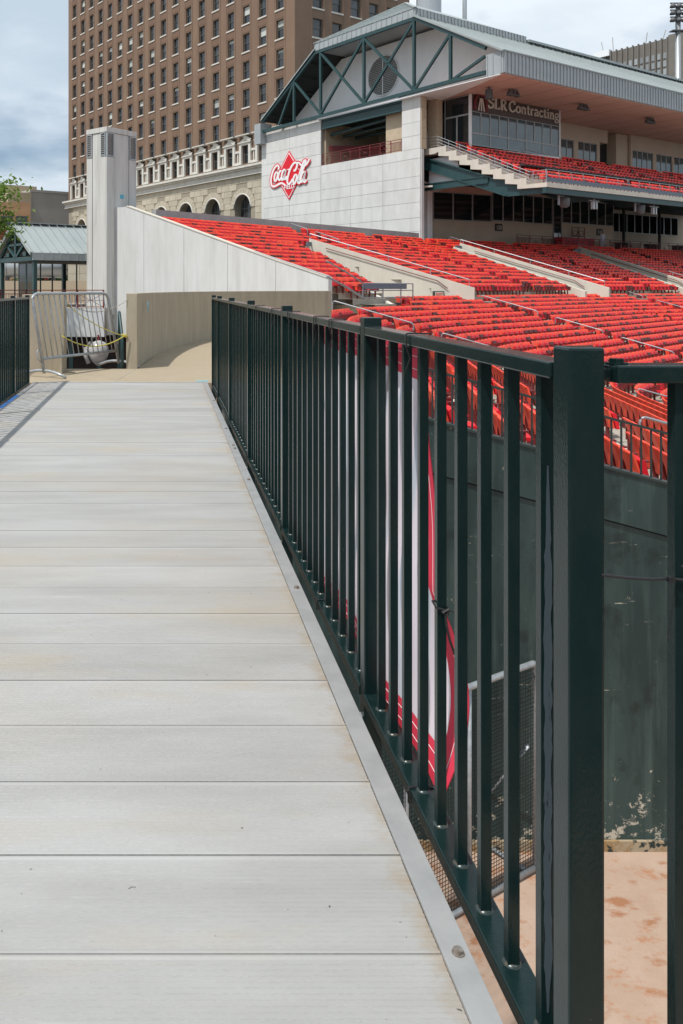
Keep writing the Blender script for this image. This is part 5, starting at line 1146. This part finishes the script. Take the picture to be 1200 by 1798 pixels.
for t, s0, s1, lab in ((13.4, -.0, 1.5, 'small grey handrail at the top of the upper rows below the diamond sign'), (13.4, 2.1, 4.0, 'grey handrail above the first stair parapet'), (34.6, .2, 1.6, 'small grey handrail beside the tan lower box')):
    a = upos(t, s0); b = upos(t, s1); pipe_rail([(*a, uz(s0) - .1), (*a, uz(s0) + .95), (*b, uz(s1) + .95), (*b, uz(s1))], lab)

# ------------------------------------------------------------------ green field wall with low railing
gw = empty('field_wall', 'tall scuffed dark green field wall below the seats with sloping top', 'wall', (4.5, 10.0, FIELD_Z))
wt = lambda X: -.46 - .268 * (X - 3.4)
X0, X1 = .75, 14.0
def gwp(X, z, d): return (X - 4.5, d, z - FIELD_Z)
def gslab(za, zb_, d0, d1, m_, nm, x0=X0, x1=X1):
    mm = MB(); P = [gwp(x0, za(x0), d0), gwp(x1, za(x1), d0), gwp(x1, za(x1), d1), gwp(x0, za(x0), d1), gwp(x0, zb_(x0), d0), gwp(x1, zb_(x1), d0), gwp(x1, zb_(x1), d1), gwp(x0, zb_(x0), d1)]; mm.hexa(P); return mm.build(nm, m_, gw)
gslab(lambda x: FIELD_Z, lambda x: wt(x) - .66, 0.03, .3, 'wall_green', 'lower_panel')
gslab(lambda x: wt(x) - .64, lambda x: wt(x) - .03, 0.0, .3, 'wall_green', 'upper_panel')
gslab(lambda x: wt(x) - .66, lambda x: wt(x) - .64, 0.05, .29, 'dark_soffit', 'joint')
gslab(lambda x: wt(x) - .029, lambda x: wt(x) + .0, -.02, .33, 'wall_cap', 'cap')
gslab(lambda x: FIELD_Z, lambda x: FIELD_Z + .13, -.005, .029, 'dirty_footing', 'footing')
gslab(lambda x: FIELD_Z + .131, lambda x: FIELD_Z + .30, .012, .0295, 'wall_scuff', 'scuff_band') if 'wall_scuff' in M else None
nP = int((X1 - X0) / .121)
pk = MB().box(-.009, .009, -.009, .009, 0, .57).mesh('picket', 'wall_cap')
for k in range(0, nP):
    X = X0 + .1 + k * .121; inst('picket', pk, gw, gwp(X, wt(X), .15))
mm = MB(); mm.bar(gwp(X0, wt(X0) + .585, .15), gwp(X1, wt(X1) + .585, .15), .045, .03); mm.build('top_rail', 'wall_cap', gw)
# protective net screen standing on the dirt
ns = empty('net_screen', 'black net screen in a pale pipe frame standing on the dirt below', 'screen', (2.5, 8.93, FIELD_Z))
sA = Vector((.63, .03, 0)); sB = Vector((1.81, .74, 0)); HS = 2.42; sd = (sB - sA)
sA2 = sA - sd * 1.2; sB2 = sB
m = MB(); m.tube(rounded([sA2 + Vector((0, 0, .02)), sA2 + Vector((0, 0, HS)), sB2 + Vector((0, 0, HS)), sB2 + Vector((0, 0, .02))], .06), .036, 10); m.build('frame', 'galv', ns, smooth=True)
m = MB(); m.tube([sA2 + Vector((0, 0, .05)), sB2 + Vector((0, 0, .05))], .036, 8); m.build('base_pipe', 'galv', ns, smooth=True)
for u in (.3, .62): c = sA2.lerp(sB2, u); m = MB(); m.tube([c + Vector((0, 0, .05)), c + Vector((0, 0, HS))], .028, 8); m.build('upright', 'galv', ns, smooth=True)
nrm = Vector((-sd.y, sd.x, 0)).normalized(); c = sB2
for u in (.05, .95):
    c = sA2.lerp(sB2, u); m = MB(); m.tube([c + Vector((0, 0, 1.5)), c - nrm * -.9 + Vector((0, 0, .04)), c + Vector((0, 0, .06))], .028, 8); m.build('brace', 'galv', ns, smooth=True)
m = MB(); LL = (sB2 - sA2).length; du = (sB2 - sA2).normalized(); k = 0.03
while k < LL: c = sA2 + du * k + nrm * .012 * math.sin(k * 5); m.bar(c + Vector((0, 0, .06)), c + Vector((0, 0, HS - .02)), .0045, .0045); k += .045
z = .09
while z < HS - .03: m.bar(sA2 + Vector((0, 0, z)), sB2 + Vector((0, 0, z + .012 * math.sin(z * 9))), .0045, .0045); z += .045
m.build('net', 'net', ns)['kind'] = 'stuff'
m = MB(); m.tube(rounded([sB2 + Vector((-.12, -.08, HS)), sB2 + Vector((-.05, -.12, HS - .12)), sB2 + Vector((-.16, -.14, HS - .22)), sB2 + Vector((-.10, -.1, HS - .3))], .04), .006, 5); m.build('tie', 'black_cord', ns)

# ================================================================== BROWN TOWER
TC = Vector((16.5, 105.0, 0)); NCOL, NROW = 18, 12
tw = empty('brick_tower', 'tall brown brick tower block with stone base and many sash windows', 'building', TC, TH)
# local: x along the right facade, y along the left facade (facing -x)
colc = [2.9 + 3.5 * i for i in range(NCOL)]; rowz = [18.13] + [21.99 + 3.78 * i for i in range(NROW - 1)]
WW, WH = .74, 2.45; TL = 65.0; TTOP = rowz[-1] + 5
m = MB(); D0 = -.0
def wq(y0, y1, z0, z1, x=0.0): m.add([(x, y0, z0), (x, y1, z0), (x, y1, z1), (x, y0, z1)], [(0, 3, 2, 1)])
ycuts = [0.0] + [v_ for c in colc for v_ in (c - WW, c + WW)] + [TL]
zcuts = [17.5] + [v_ for z_ in rowz for v_ in (z_, z_ + WH)] + [TTOP]
for i in range(len(ycuts) - 1):
    for j in range(len(zcuts) - 1):
        if i % 2 == 1 and j % 2 == 1: continue
        if i % 2 == 0:
            if j == 0: wq(ycuts[i], ycuts[i + 1], 17.5, TTOP)
        else: wq(ycuts[i], ycuts[i + 1], zcuts[j], zcuts[j + 1])
for c in colc:
    for z_ in rowz:
        y0, y1, z0, z1 = c - WW, c + WW, z_, z_ + WH; d = .42
        m.add([(0, y0, z0), (d, y0, z0), (d, y0, z1), (0, y0, z1), (0, y1, z0), (d, y1, z0), (d, y1, z1), (0, y1, z1)], [(0, 1, 2, 3), (7, 6, 5, 4), (4, 5, 1, 0), (3, 2, 6, 7)])
m.add([(0, TL, 17.5), (21, TL, 17.5), (21, TL, TTOP), (0, TL, TTOP)], [(0, 1, 2, 3)])
m.add([(0, 0, TTOP), (21, 0, TTOP), (21, TL, TTOP), (0, TL, TTOP)], [(0, 1, 2, 3)])
m.add([(.5, .3, 17.5), (.5, TL - .3, 17.5), (.5, TL - .3, TTOP), (.5, .3, TTOP)], [(0, 3, 2, 1)])
m.build('brick_wall', 'brick', tw, fix=False)
# right facade
rc = [3.9 + 3.37 * i for i in range(5)]; m = MB()
xc = [0.0] + [v_ for c in rc for v_ in (c - .85, c + .85)] + [21.0]
RR = [4, 5, 6]; zc_ = [5.0] + [v_ for r_ in RR for v_ in (rowz[r_ + 1 - 1 + 0], rowz[r_] + WH)] + [TTOP]
for i in range(len(xc) - 1):
    for j in range(len(zc_) - 1):
        if i % 2 == 1 and j % 2 == 1: continue
        m.add([(xc[i], 0, zc_[j]), (xc[i + 1], 0, zc_[j]), (xc[i + 1], 0, zc_[j + 1]), (xc[i], 0, zc_[j + 1])], [(0, 1, 2, 3)])
for c in rc:
    for r_ in RR:
        x0, x1, z0, z1 = c - .85, c + .85, rowz[r_], rowz[r_] + WH; d = .42
        m.add([(x0, 0, z0), (x0, d, z0), (x0, d, z1), (x0, 0, z1), (x1, 0, z0), (x1, d, z0), (x1, d, z1), (x1, 0, z1)], [(3, 2, 1, 0), (4, 5, 6, 7), (0, 1, 5, 4), (7, 6, 2, 3)])
m.build('brick_wall', 'brick', tw, fix=False)
# pilaster strips beside every window column, spandrel panels
pm_ = MB().box(-.05, -.001, -.07, .07, 20.8, TTOP).mesh('pilaster', 'brick')
for c in colc:
    for s_ in (-1, 1): inst('pilaster', pm_, tw, (0, c + s_ * 1.02, 0))
pm_ = MB().box(-.07, .07, -.05, -.001, 22, TTOP).mesh('pilaster', 'brick')
for c in rc:
    for s_ in (-1, 1): inst('pilaster', pm_, tw, (c + s_ * 1.12, 0, 0))
spn = MB().box(-.03, -.001, -.93, .93, 0, .95).mesh('spandrel', 'brick_panel')
lin = MB().box(-.035, -.001, -1.75, 1.75, 0, .10).mesh('string_course', 'brick_panel')
frm = MB()
for a0, a1, b0, b1 in ((-WW, -WW + .09, 0, WH), (WW - .09, WW, 0, WH), (-WW + .09, WW - .09, 0, .10), (-WW + .09, WW - .09, WH - .10, WH), (-WW + .09, WW - .09, WH / 2 - .04, WH / 2 + .06)): frm.box(.26, .38, a0, a1, b0, b1)
frm = frm.mesh('window', 'sash'); pn_t = MB().box(.30, .32, -WW + .09, WW - .09, WH / 2 + .06, WH - .1).mesh('pane', 'pane'); pn_b = MB().box(.33, .35, -WW + .09, WW - .09, .1, WH / 2 - .04).mesh('pane', 'pane')
sil = MB().box(-.12, .25, -WW - .18, WW + .18, -.20, -.002).mesh('sill', 'stone_sill'); bl = MB().box(.352, .37, -WW + .1, WW - .1, WH * .45, WH - .1).mesh('blind', 'blind'); bl2 = MB().box(.352, .37, -WW + .1, WW - .1, .1, WH - .1).mesh('blind', 'blind')
glz = MB().box(.30, .312, -WW + .09, WW - .09, WH / 2 + .06, WH - .1)
for i, c in enumerate(colc):
    for j, z_ in enumerate(rowz):
        w = inst('window', frm, tw, (0, c, z_)); inst('pane', pn_t, w); inst('pane', pn_b, w)
        r_ = rnd.random()
        if r_ < .2: inst('blind', MB().box(.285, .299, -WW + .09, WW - .09, WH / 2 + .06 + rnd.choice((0, .3, .5, .7)), WH - .1).mesh('blind', 'blind'), w)
        if j > 0: inst('sill', sil, w)
for i, c in enumerate(colc):
    for z_ in rowz[1:]: inst('spandrel', spn, tw, (0, c, z_ - 1.18))
for c in rc:
    for r_ in RR:
        w = inst('window', frm, tw, (c, 0, rowz[r_]), rz=R(90)); w.scale = (1, 1.15, 1); inst('pane', pn_t, w); inst('pane', pn_b, w); inst('sill', sil, w)
# pedimented stone windows of the lowest brick storey
sur = MB(); sur.box(-.28, -.001, -1.25, -.76, -.1, 2.75); sur.box(-.28, -.001, .76, 1.25, -.1, 2.75); sur.box(-.28, -.001, -.76, .76, 2.47, 2.75)
sur_me = sur.mesh('stone_surround', 'stone_white')
ped = MB(); ped.py([], 0, 0) if False else None
ped.px([(-1.3, 2.9), (1.3, 2.9), (0, 3.55)], -.30, -.001); ped.box(-.42, -.001, -1.4, 1.4, 2.76, 2.895); ped.bar((-.38, -1.45, 2.93), (-.38, 0.05, 3.68), .45, .12, up=(1, 0, 0)); ped.box(-.75, -.001, -1.5, 1.5, 3.72, 3.86)
ped_me = ped.mesh('pediment', 'stone_white')
blk = MB().box(-.22, -.001, -.46, .46, 1.55, 1.85); blk.box(-.25, -.001, -.5, .5, -.1, .22); blk.box(-.12, -.001, -.10, .10, .22, 1.5); blk_me = blk.mesh('stone_block', 'stone_white')
for i, c in enumerate(colc):
    w = inst('stone_surround', sur_me, tw, (0, c, rowz[0])); inst('pediment', ped_me, w)
    if i < NCOL - 1: inst('stone_block', blk_me, tw, (0, c + 1.75, rowz[0]))
# stone base
cn = MB()
for x0, z0, z1 in ((-.9, 17.45, 17.75), (-.55, 17.2, 17.45), (-.25, 16.6, 17.2), (-.4, 16.42, 16.6)): cn.box(x0, .4, -.3 + x0 * 0, TL + 1.0, z0, z1)
cn.build('cornice', 'stone_white', tw)
AC = [10.76 + 6.95 * i for i in range(-1, 8)]; AR, ASP = 1.78, 12.15; ZB = 4.0
m = MB(); edges = [0.0]
def bq(y0, y1, z0, z1): m.add([(.06, y0, z0), (.06, y1, z0), (.06, y1, z1), (.06, y0, z1)], [(0, 3, 2, 1)])
prev = 0.0; NA = 14
for c in AC:
    bq(prev, c - AR, ZB, 16.42); prev = c + AR
    pts = [(c - AR * math.cos(math.pi * k / NA), ASP + AR * math.sin(math.pi * k / NA)) for k in range(NA + 1)]
    for p, q in zip(pts[:-1], pts[1:]): m.add([(.06, p[0], p[1]), (.06, q[0], q[1]), (.06, q[0], 16.42), (.06, p[0], 16.42)], [(0, 3, 2, 1)])
    full = [(c - AR, ZB)] + pts + [(c + AR, ZB)]
    for p, q in zip(full[:-1], full[1:]): m.add([(.06, *p), (.06, *q), (1.2, *q), (1.2, *p)], [(0, 1, 2, 3)])
bq(prev, TL, ZB, 16.42); m.add([(.06, TL, ZB), (21, TL, ZB), (21, TL, 17.5), (.06, TL, 17.5)], [(0, 1, 2, 3)]); m.add([(.06, 0, ZB), (21, 0, ZB), (21, 0, 17.5), (.06, 0, 17.5)], [(3, 2, 1, 0)])
m.build('stone_wall', 'stone_joint', tw, fix=False)
RO = 2.75
bms = {}
for r_ in range(11):
    z0 = 16.40 - .86 * (r_ + 1); y = .02 if r_ % 2 else -.6; 
    while y < TL:
        L = 1.72; y0, y1 = max(y, 0.02), min(y + L, TL); y += L
        if y1 - y0 < .2: continue
        cut = False
        for c in AC:
            zn_ = min(abs(z0 - ASP), abs(z0 + .86 - ASP)) if z0 > ASP else 0
            half = math.sqrt(max(0, RO * RO - zn_ * zn_)) if zn_ < RO else 0
            if half and y1 > c - half and y0 < c + half:
                if y0 < c - half - .25: y1 = c - half
                elif y1 > c + half + .25: y0 = c + half
                else: cut = True
        if cut: continue
        key = round(y1 - y0, 2)
        if key not in bms: bms[key] = MB().box(-.0, .055, .022, key - .022, .022, .838).mesh('stone_course', 'stone')
        if y0 > 2 and y0 < 62: inst('stone_course', bms[key], tw, (0, y0, z0))
for c in AC:
    nv = 13
    for k in range(nv):
        a0, a1 = math.pi * k / nv + .008, math.pi * (k + 1) / nv - .008
        P = [(c - r_ * math.cos(a), ASP + r_ * math.sin(a)) for r_, a in ((AR + .25, a0), (RO, a0), (RO, a1), (AR + .25, a1))]
        vm = MB(); vm.px(P, -.03, .055); vm.build('voussoir', 'stone', tw)
    am = MB(); am.tube([(-.02, c - (AR + .12) * math.cos(math.pi * k / 16), ASP + (AR + .12) * math.sin(math.pi * k / 16)) for k in range(17)], .12, 6); am.build('archivolt', 'stone_white', tw, smooth=True)
    pn_ = MB(); pn_.px([(c - AR, ZB)] + [(c - AR * math.cos(math.pi * k / 14), ASP + AR * math.sin(math.pi * k / 14)) for k in range(15)] + [(c + AR, ZB)], 1.15, 1.2); aw = pn_.build('arched_window', 'pane', tw)
    fm = MB(); 
    for dy_ in (-.9, -.3, .3, .9): fm.box(1.08, 1.148, c + dy_ - .04, c + dy_ + .04, ZB, ASP + math.sqrt(AR * AR - dy_ * dy_))
    fm.box(1.09, 1.147, c - AR, c + AR, ASP - .06, ASP + .06); fm.build('glazing_bar', 'sash', aw)

# ------------------------------------------------------------------ other buildings
def block(name, label, loc, rz, lx, ly, h, m_):
    r_ = empty(name, label, 'building', loc, rz); mm = MB(); mm.box(0, lx, 0, ly, 0, h); mm.build('wall', m_, r_); return r_
# grey block behind the pavilion: near corner at image x~54
gb = block('grey_building', 'plain grey block building with tan penthouse behind the pavilion roof', (-27.2, 170, -2), TH, 40, 16, 22.8, 'grey_block')
mm = MB(); mm.box(-.15, 40.2, -.15, 16.2, 22.801, 23.3); mm.build('parapet', 'grey_block', gb)
mm = MB(); mm.box(-5.0, -.01, -.5, 14, 0, 22.5); mm.build('tan_wing', 'tan_render', gb); mm = MB(); mm.box(-5.2, 3.6, 5, 12, 22.51, 24.6); mm.build('penthouse', 'tan_render', gb)
for z in (4.0, 7.6): 
    for x in (-4.4, -2.2): mm = MB(); mm.box(x, x + 1.3, -.55, -.501, z, z + 1.6); mm.build('window', 'pale_pane', gb)
mm = MB(); mm.box(24.5, 28.5, -.08, -.001, 19.2, 20.2); mm.build('vent', 'dark_soffit', gb)
for x, h in ((14.5, 1.8), (16, .9), (23, .7), (29, .8)): mm = MB(); mm.box(x, x + (.12 if h > 1 else 2.2), 2, 3, 23.3, 23.3 + h); mm.build('roof_plant', 'grey_block', gb)
ob = block('brick_building', 'orange brick building with dark window bands behind the tree', (-38, 150, -2), R(20), 14, 12, 19, 'orange_brick')
for z in (2.5, 6.5, 10.5, 14.5):
    for k in range(5): mm = MB(); mm.box(.6 + k * 2.7, 2.7 + k * 2.7, -.06, -.001, z, z + 2.0); mm.build('window', 'pane', ob)
rb = block('red_building', 'small dark red clad building beside the brick one', (-21.8, 112, -2), R(15), 6.2, 5, 11.0, 'red_clad'); mm = MB(); mm.box(-.2, 6.4, -.2, 5.2, 11.001, 11.5); mm.build('parapet', 'stone_white', rb)
pb = block('low_building', 'low pink brick building with pale coping left of the pavilion', (-30, 100, -2), R(12), 13.5, 6, 8.6, 'orange_brick'); mm = MB(); mm.box(-.2, 13.7, -.2, 6.2, 8.601, 9.0); mm.build('coping', 'stone_white', pb)
# far finned tower on the right
ft = empty('finned_tower', 'distant brown concrete tower with vertical fins and roof antennas', 'building', (242.8, 400.0, 0), TH)
H2 = 121.5
mm = MB(); mm.box(.6, 60, .6, 57, 0, H2); mm.build('wall', 'brown_fin', ft); mm = MB(); mm.box(.4, 58, 57.2, 62.0, 0, H2 - 3.2); mm.build('end_bay', 'brown_fin', ft)
mm = MB(); mm.box(-.4, 5.4, -6.5, .59, 0, H2 + 1.2); mm.build('corner_shaft', 'brown_fin', ft)
nf = 20
for k in range(nf + 1): mm = MB(); y = 1.2 + 55.0 * k / nf; mm.box(-.3, .59, y - .28, y + .28, 0, H2 + .5); mm.build('fin', 'brown_fin', ft)
wm = MB().box(.35, .598, -.72, .72, 0, 2.9).mesh('window', 'pale_pane')
for r_ in range(9):
    for k in range(nf): y = 1.2 + 55.0 * (k + .5) / nf; inst('window', wm, ft, (0, y, H2 - 9.5 - 3.9 * r_))
for k in range(9): mm = MB(); mm.box(7 + k * 5, 7.7 + k * 5, -.2, .59, 0, H2); mm.build('fin', 'brown_fin', ft)
for y, h in ((34, 7), (29, 8), (13, 6), (5, 5), (-1, 9)): mm = MB(); mm.bar((3, y, H2), (3, y + rnd.uniform(-2, 2), H2 + h), .25, .25); mm.build('antenna', 'grey_block', ft)
mm = MB(); mm.box(-1.2, 2, 29, 37, H2 - 2.0, H2 + 1.2); mm.build('roof_box', 'white_panel', ft)
# roof tank, masts
rt_ = Vector((28.6, 90.0, 0)); mm = MB(); mm.cyl((0, 0), 1.3, 0, 14, 24); mm.cyl((0, 0), 1.36, 13.2, 13.6, 24); tag(mm.build('roof_tank', 'sheet_metal', loc=(rt_.x, rt_.y, 20), smooth=False), 'grey cylindrical tank rising behind the hipped roof', 'tank')
rt_ = Vector((33.2, 92.0, 0)); mm = MB(); mm.cyl((0, 0), .26, 0, 26, 14, .2); mm.cyl((0, 0), .45, 0, .4, 14); tag(mm.build('mast', 'sheet_metal', loc=(rt_.x, rt_.y, 19), smooth=True), 'slim grey mast standing behind the grandstand roof', 'mast')
fl_ = empty('floodlight_tower', 'tall steel floodlight tower with three rows of lamps at the right edge', 'floodlight', (74.0, 120.0, -2))
mm = MB(); mm.cyl((0, 0), .42, 0, 43.8, 14, .34); mm.build('pole', 'sheet_metal', fl_, smooth=True)
for r_, z in enumerate((43.2, 42.2, 41.2)):
    mm = MB(); mm.box(-1.1, 3.6, -.1, .1, z + .9, z + 1.05); mm.build('crossarm', 'speaker_grey', fl_)
    for k in range(6): mm = MB(); mm.lathe([(0.12, z + .9), (.38, z + .55), (.42, z + .25), (0, z + .2)], (-.9 + k * .86, -.3), 10); mm.build('lamp_head', 'speaker_grey', fl_, smooth=True)
mm = MB(); mm.box(-1.0, 1.0, -.5, .5, 40.1, 40.25); mm.build('platform', 'speaker_grey', fl_)

# ------------------------------------------------------------------ pavilion on the street platform
pv = empty('pavilion', 'open green steel pavilion with pale standing seam gable roof on the left', 'pavilion', (-8.05, 52.0, 0), TH)
W_, Lp = 5.45, 14.0; ez, rz_ = 3.42, 5.28
mm = MB(); ov = .35
for s_ in (0, 1):
    P = [(-.02 - ov, ez - .12), (W_ / 2, rz_), (W_ / 2, rz_ + .07), (-.02 - ov, ez - .05)] if s_ == 0 else [(W_ / 2, rz_), (W_ + ov, ez - .12), (W_ + ov, ez - .05), (W_ / 2, rz_ + .07)]
    q = MB(); q.px(P, -.35, Lp); rfp = q.build('roof', 'roof_metal', pv)
    if s_ == 0:
        for k in range(24):
            x = -.3 + k * .6; f_ = MB(); f_.px([(-ov, ez - .05), (W_ / 2 - .1, rz_ + .02), (W_ / 2 - .1, rz_ + .10), (-ov, ez + .03)], x, x + .045); f_.build('seam', 'roof_metal', rfp)
            f_ = MB(); f_.box(x + .12, x + .54, W_ / 2 - .12, W_ / 2 - .05, rz_ + .04, rz_ + .11); f_.build('ridge_vent', 'dark_soffit', rfp)
q = MB(); q.box(-.4, Lp, W_ / 2 - .22, W_ / 2 + .22, rz_ + .12, rz_ + .17); q.build('ridge_cap', 'roof_metal', pv)
q = MB(); q.box(-.3, Lp, -.02 - ov, .06 - ov, ez - .52, ez - .13); q.build('fascia', 'fascia_metal', pv); q = MB(); q.box(-.3, Lp, W_ + ov - .06, W_ + ov, ez - .52, ez - .13); q.build('fascia', 'fascia_metal', pv)
for k in range(24): q = MB(); q.box(-.25 + k * .6, -.19 + k * .6, -.06 - ov, -.021 - ov, ez - .5, ez - .15); q.build('fascia_rib', 'fascia_metal', pv)
q = MB()
for a_, b_ in (((-ov, ez - .1), (W_ / 2, rz_ - .02)), ((W_ / 2, rz_ - .02), (W_ + ov, ez - .1))): q.bar((-.42, *a_), (-.42, *b_), .1, .22, up=(0, 0, 1))
q.build('barge_board', 'roof_metal', pv)
for a_, b_, w in (((-.1, ez - .42), (W_ + .1, ez - .42), .3), ((W_ / 2, ez - .3), (W_ / 2, rz_ - .1), .22), ((W_ / 2, ez - .3), (W_ * .27, ez + .45), .16), ((W_ / 2, ez - .3), (W_ * .73, ez + .45), .16), ((0, ez - .3), (W_ / 2, rz_ - .15), .18), ((W_, ez - .3), (W_ / 2, rz_ - .15), .18), ((W_ * .3, ez + .55), (W_ * .7, ez + .55), .14)):
    q = MB(); q.bar((-.12, *a_), (-.12, *b_), .16, w, up=(0, 0, 1)); q.build('truss_member', 'teal_steel', pv)
for x in (0.0, 4.6, 9.2, 13.8):
    for yy in (0.0, W_): q = MB(); q.box(x - .12, x + .12, yy - .12, yy + .12, 0, ez - .5); q.build('post', 'teal_steel', pv)
q = MB(); q.box(-.3, Lp, 0, W_, ez - .56, ez - .54); q.build('ceiling', 'dark_soffit', pv)
for k, x in enumerate((.9, 1.8, 2.8, 3.7, 5.6, 6.6, 7.6)): q = MB(); q.box(x - .04, x + .04, W_ - .05, W_ + .03, 0, ez - .56); q.build('mullion', 'teal_steel', pv)
for y0, y1 in ((.7, 2.0), (2.05, 3.3)): 
    q = MB(); t = .07
    for a0, a1, b0, b1 in ((y0, y0 + t, .3, 2.8), (y1 - t, y1, .3, 2.8), (y0 + t, y1 - t, .3, .3 + t), (y0 + t, y1 - t, 2.8 - t, 2.8)): q.box(.28, .34, a0, a1, b0, b1)
    w = q.build('window', 'teal_steel', pv); q = MB(); q.box(.30, .32, y0 + t, y1 - t, .3 + t, 2.8 - t); q.build('pane', 'glass', w)
for yy in (1.2, 4.0): q = MB(); q.box(-.2, .1, yy - .25, yy + .25, ez - .2, ez + .05); q.build('lamp_box', 'teal_steel', pv)
# behind the pavilion: low tan wall, tank trailer, stone portal, dark hedge
mm = MB(); mm.box(-40, -4, 66, 66.5, 0, 1.75); tag(mm.build('garden_wall', 'tan_render'), 'low tan wall seen through the pavilion', 'wall')
tk = empty('tank_trailer', 'grey cylindrical tank trailer behind the pavilion', 'tank', (-11.5, 72, 0), 0)
mm = MB(); mm.tube([(-2.9, 0, 3.0), (-2.75, 0, 3.0), (2.75, 0, 3.0), (2.9, 0, 3.0)], [.5, .95, .95, .5], 16); mm.build('tank', 'sheet_metal', tk, smooth=True)
for x in (-2, 0, 2): mm = MB(); mm.tube([(x, 0, 3.0), (x + .04, 0, 3.0)], .98, 16); mm.build('band', 'galv', tk); mm = MB(); mm.box(x - .1, x + .1, -.5, .5, 0, 2.2); mm.build('leg', 'speaker_grey', tk)
sp_ = empty('stone_portal', 'pale stone doorway block behind the pavilion', 'building', (-9.2, 80, 0))
for r_ in range(7):
    for k in range(4):
        if 2 <= k + (r_ % 2) * .5 < 3 and r_ < 5: continue
        mm = MB(); mm.box(k * 1.1 + .01, k * 1.1 + 1.09, 0 + rnd.uniform(-.02, .02), 2, r_ * .85, r_ * .85 + .83); mm.build('stone_block', 'stone', sp_)
mm = MB(); mm.box(2.0, 3.4, .5, .6, 0, 4.2); mm.build('doorway', 'dark_room', sp_)

# ------------------------------------------------------------------ trees
def tree(name, label, loc, h, crown, nleaf, lsize, mname, seed, group=None):
    q = random.Random(seed); root = empty(name, label, 'tree', loc, 0, group); t = MB()
    t.tube([(0, 0, 0), (.05, .05, h * .25), (-.05, .1, h * .5), (.1, .0, h * .8)], [.28, .22, .16, .06], 8)
    tips = []
    for k in range(12):
        z0 = h * (q.uniform(.46, .78) if mname == 'leaf' else q.uniform(.28, .75)); a = k * 2.4 + q.uniform(-.3, .3); L = crown * q.uniform(.6, 1.0) * (1.15 - z0 / h * .6)
        p1 = (math.cos(a) * L * .5, math.sin(a) * L * .5, z0 + L * .22); p2 = (math.cos(a) * L, math.sin(a) * L, z0 + L * .32)
        t.tube([(0, 0, z0), p1, p2], [.10, .06, .02], 6); tips += [p2, p1, ((p1[0] + p2[0]) / 2, (p1[1] + p2[1]) / 2, (p1[2] + p2[2]) / 2)]
        for j in range(2):
            b = a + q.uniform(-.9, .9); p3 = (p1[0] + math.cos(b) * L * .45, p1[1] + math.sin(b) * L * .45, p1[2] + q.uniform(.0, .9)); t.tube([p1, p3], [.05, .015], 5); tips.append(p3)
    tips.append((.1, 0, h * .95)); tips.append((.1, .3, h * .82))
    t.build('trunk', 'bark', root, smooth=True)
    vs = []; fs = []
    for k in range(nleaf):
        c = q.choice(tips); sp_r = crown * .21
        p = Vector((c[0] + q.gauss(0, sp_r), c[1] + q.gauss(0, sp_r), c[2] + q.gauss(0, sp_r * .45)))
        u = Vector((q.gauss(0, 1), q.gauss(0, 1), q.gauss(0, .5))).normalized(); w = u.cross(Vector((q.gauss(0, .6), q.gauss(0, .6), 1))).normalized(); s_ = lsize * q.uniform(.6, 1.3); o = len(vs)
        vs += [p - u * s_, p + w * s_ * .5, p + u * s_, p - w * s_ * .5]; fs.append((o, o + 1, o + 2, o + 3))
    me = bpy.data.meshes.new('crown'); me.from_pydata(vs, [], fs); me.materials.append(M[mname]); o = inst('crown', me, root); return root
tree('leafy_tree', 'bright green leafy tree at the left edge above the pavilion', (-11.15, 44.5, 0), 7.3, 3.4, 13000, .14, 'leaf', 3)
tree('leafy_tree', 'dark green tree low behind the pavilion frame', (-12.2, 84, -1), 5.2, 3.2, 3500, .2, 'leaf_dark', 8)
tree('leafy_tree', 'dark green tree behind the left end of the pavilion', (-21.5, 78, -1), 5.4, 3.2, 3500, .2, 'leaf_dark', 9)

# ------------------------------------------------------------------ person at the concourse railing
def person(loc, rz):
    js = [((0, 0, .98), .15), ((0, 0, 1.2), .15), ((0, .01, 1.42), .17), ((0, .02, 1.53), .065), ((0, .03, 1.68), .10), ((0, .03, 1.78), .07),
          ((-.1, 0, .90), .11), ((-.11, .02, .50), .075), ((-.11, -.02, .08), .05), ((-.11, .12, .03), .04),
          ((.1, 0, .90), .11), ((.12, -.05, .50), .075), ((.13, -.12, .08), .05), ((.13, .02, .03), .04),
          ((-.2, .01, 1.42), .075), ((-.27, .03, 1.15), .055), ((-.24, .18, .95), .042), ((-.23, .25, .92), .045),
          ((.2, .01, 1.42), .075), ((.27, .0, 1.14), .055), ((.27, .1, .90), .042), ((.27, .14, .84), .045)]
    es = [(0, 1), (1, 2), (2, 3), (3, 4), (4, 5), (0, 6), (6, 7), (7, 8), (8, 9), (0, 10), (10, 11), (11, 12), (12, 13), (2, 14), (14, 15), (15, 16), (16, 17), (2, 18), (18, 19), (19, 20), (20, 21)]
    me = bpy.data.meshes.new('person'); me.from_pydata([j[0] for j in js], es, []); o = bpy.data.objects.new('person', me); COL.objects.link(o)
    o.location = loc; o.rotation_euler = (0, 0, rz); me.materials.append(M['person_zones'])
    sk = o.modifiers.new('skin', 'SKIN'); me.skin_vertices[0].data[0].use_root = True
    for i, j in enumerate(js): me.skin_vertices[0].data[i].radius = (j[1], j[1] * .85)
    sk.use_smooth_shade = True; o.modifiers.new('sub', 'SUBSURF').levels = 1; o.modifiers['sub'].render_levels = 2
    return tag(o, 'person in pale shirt and trousers standing at the concourse railing', 'person')
pp = GC + V * 27.3 + U * .15; person((pp.x, pp.y, 5.16), TH + R(150))
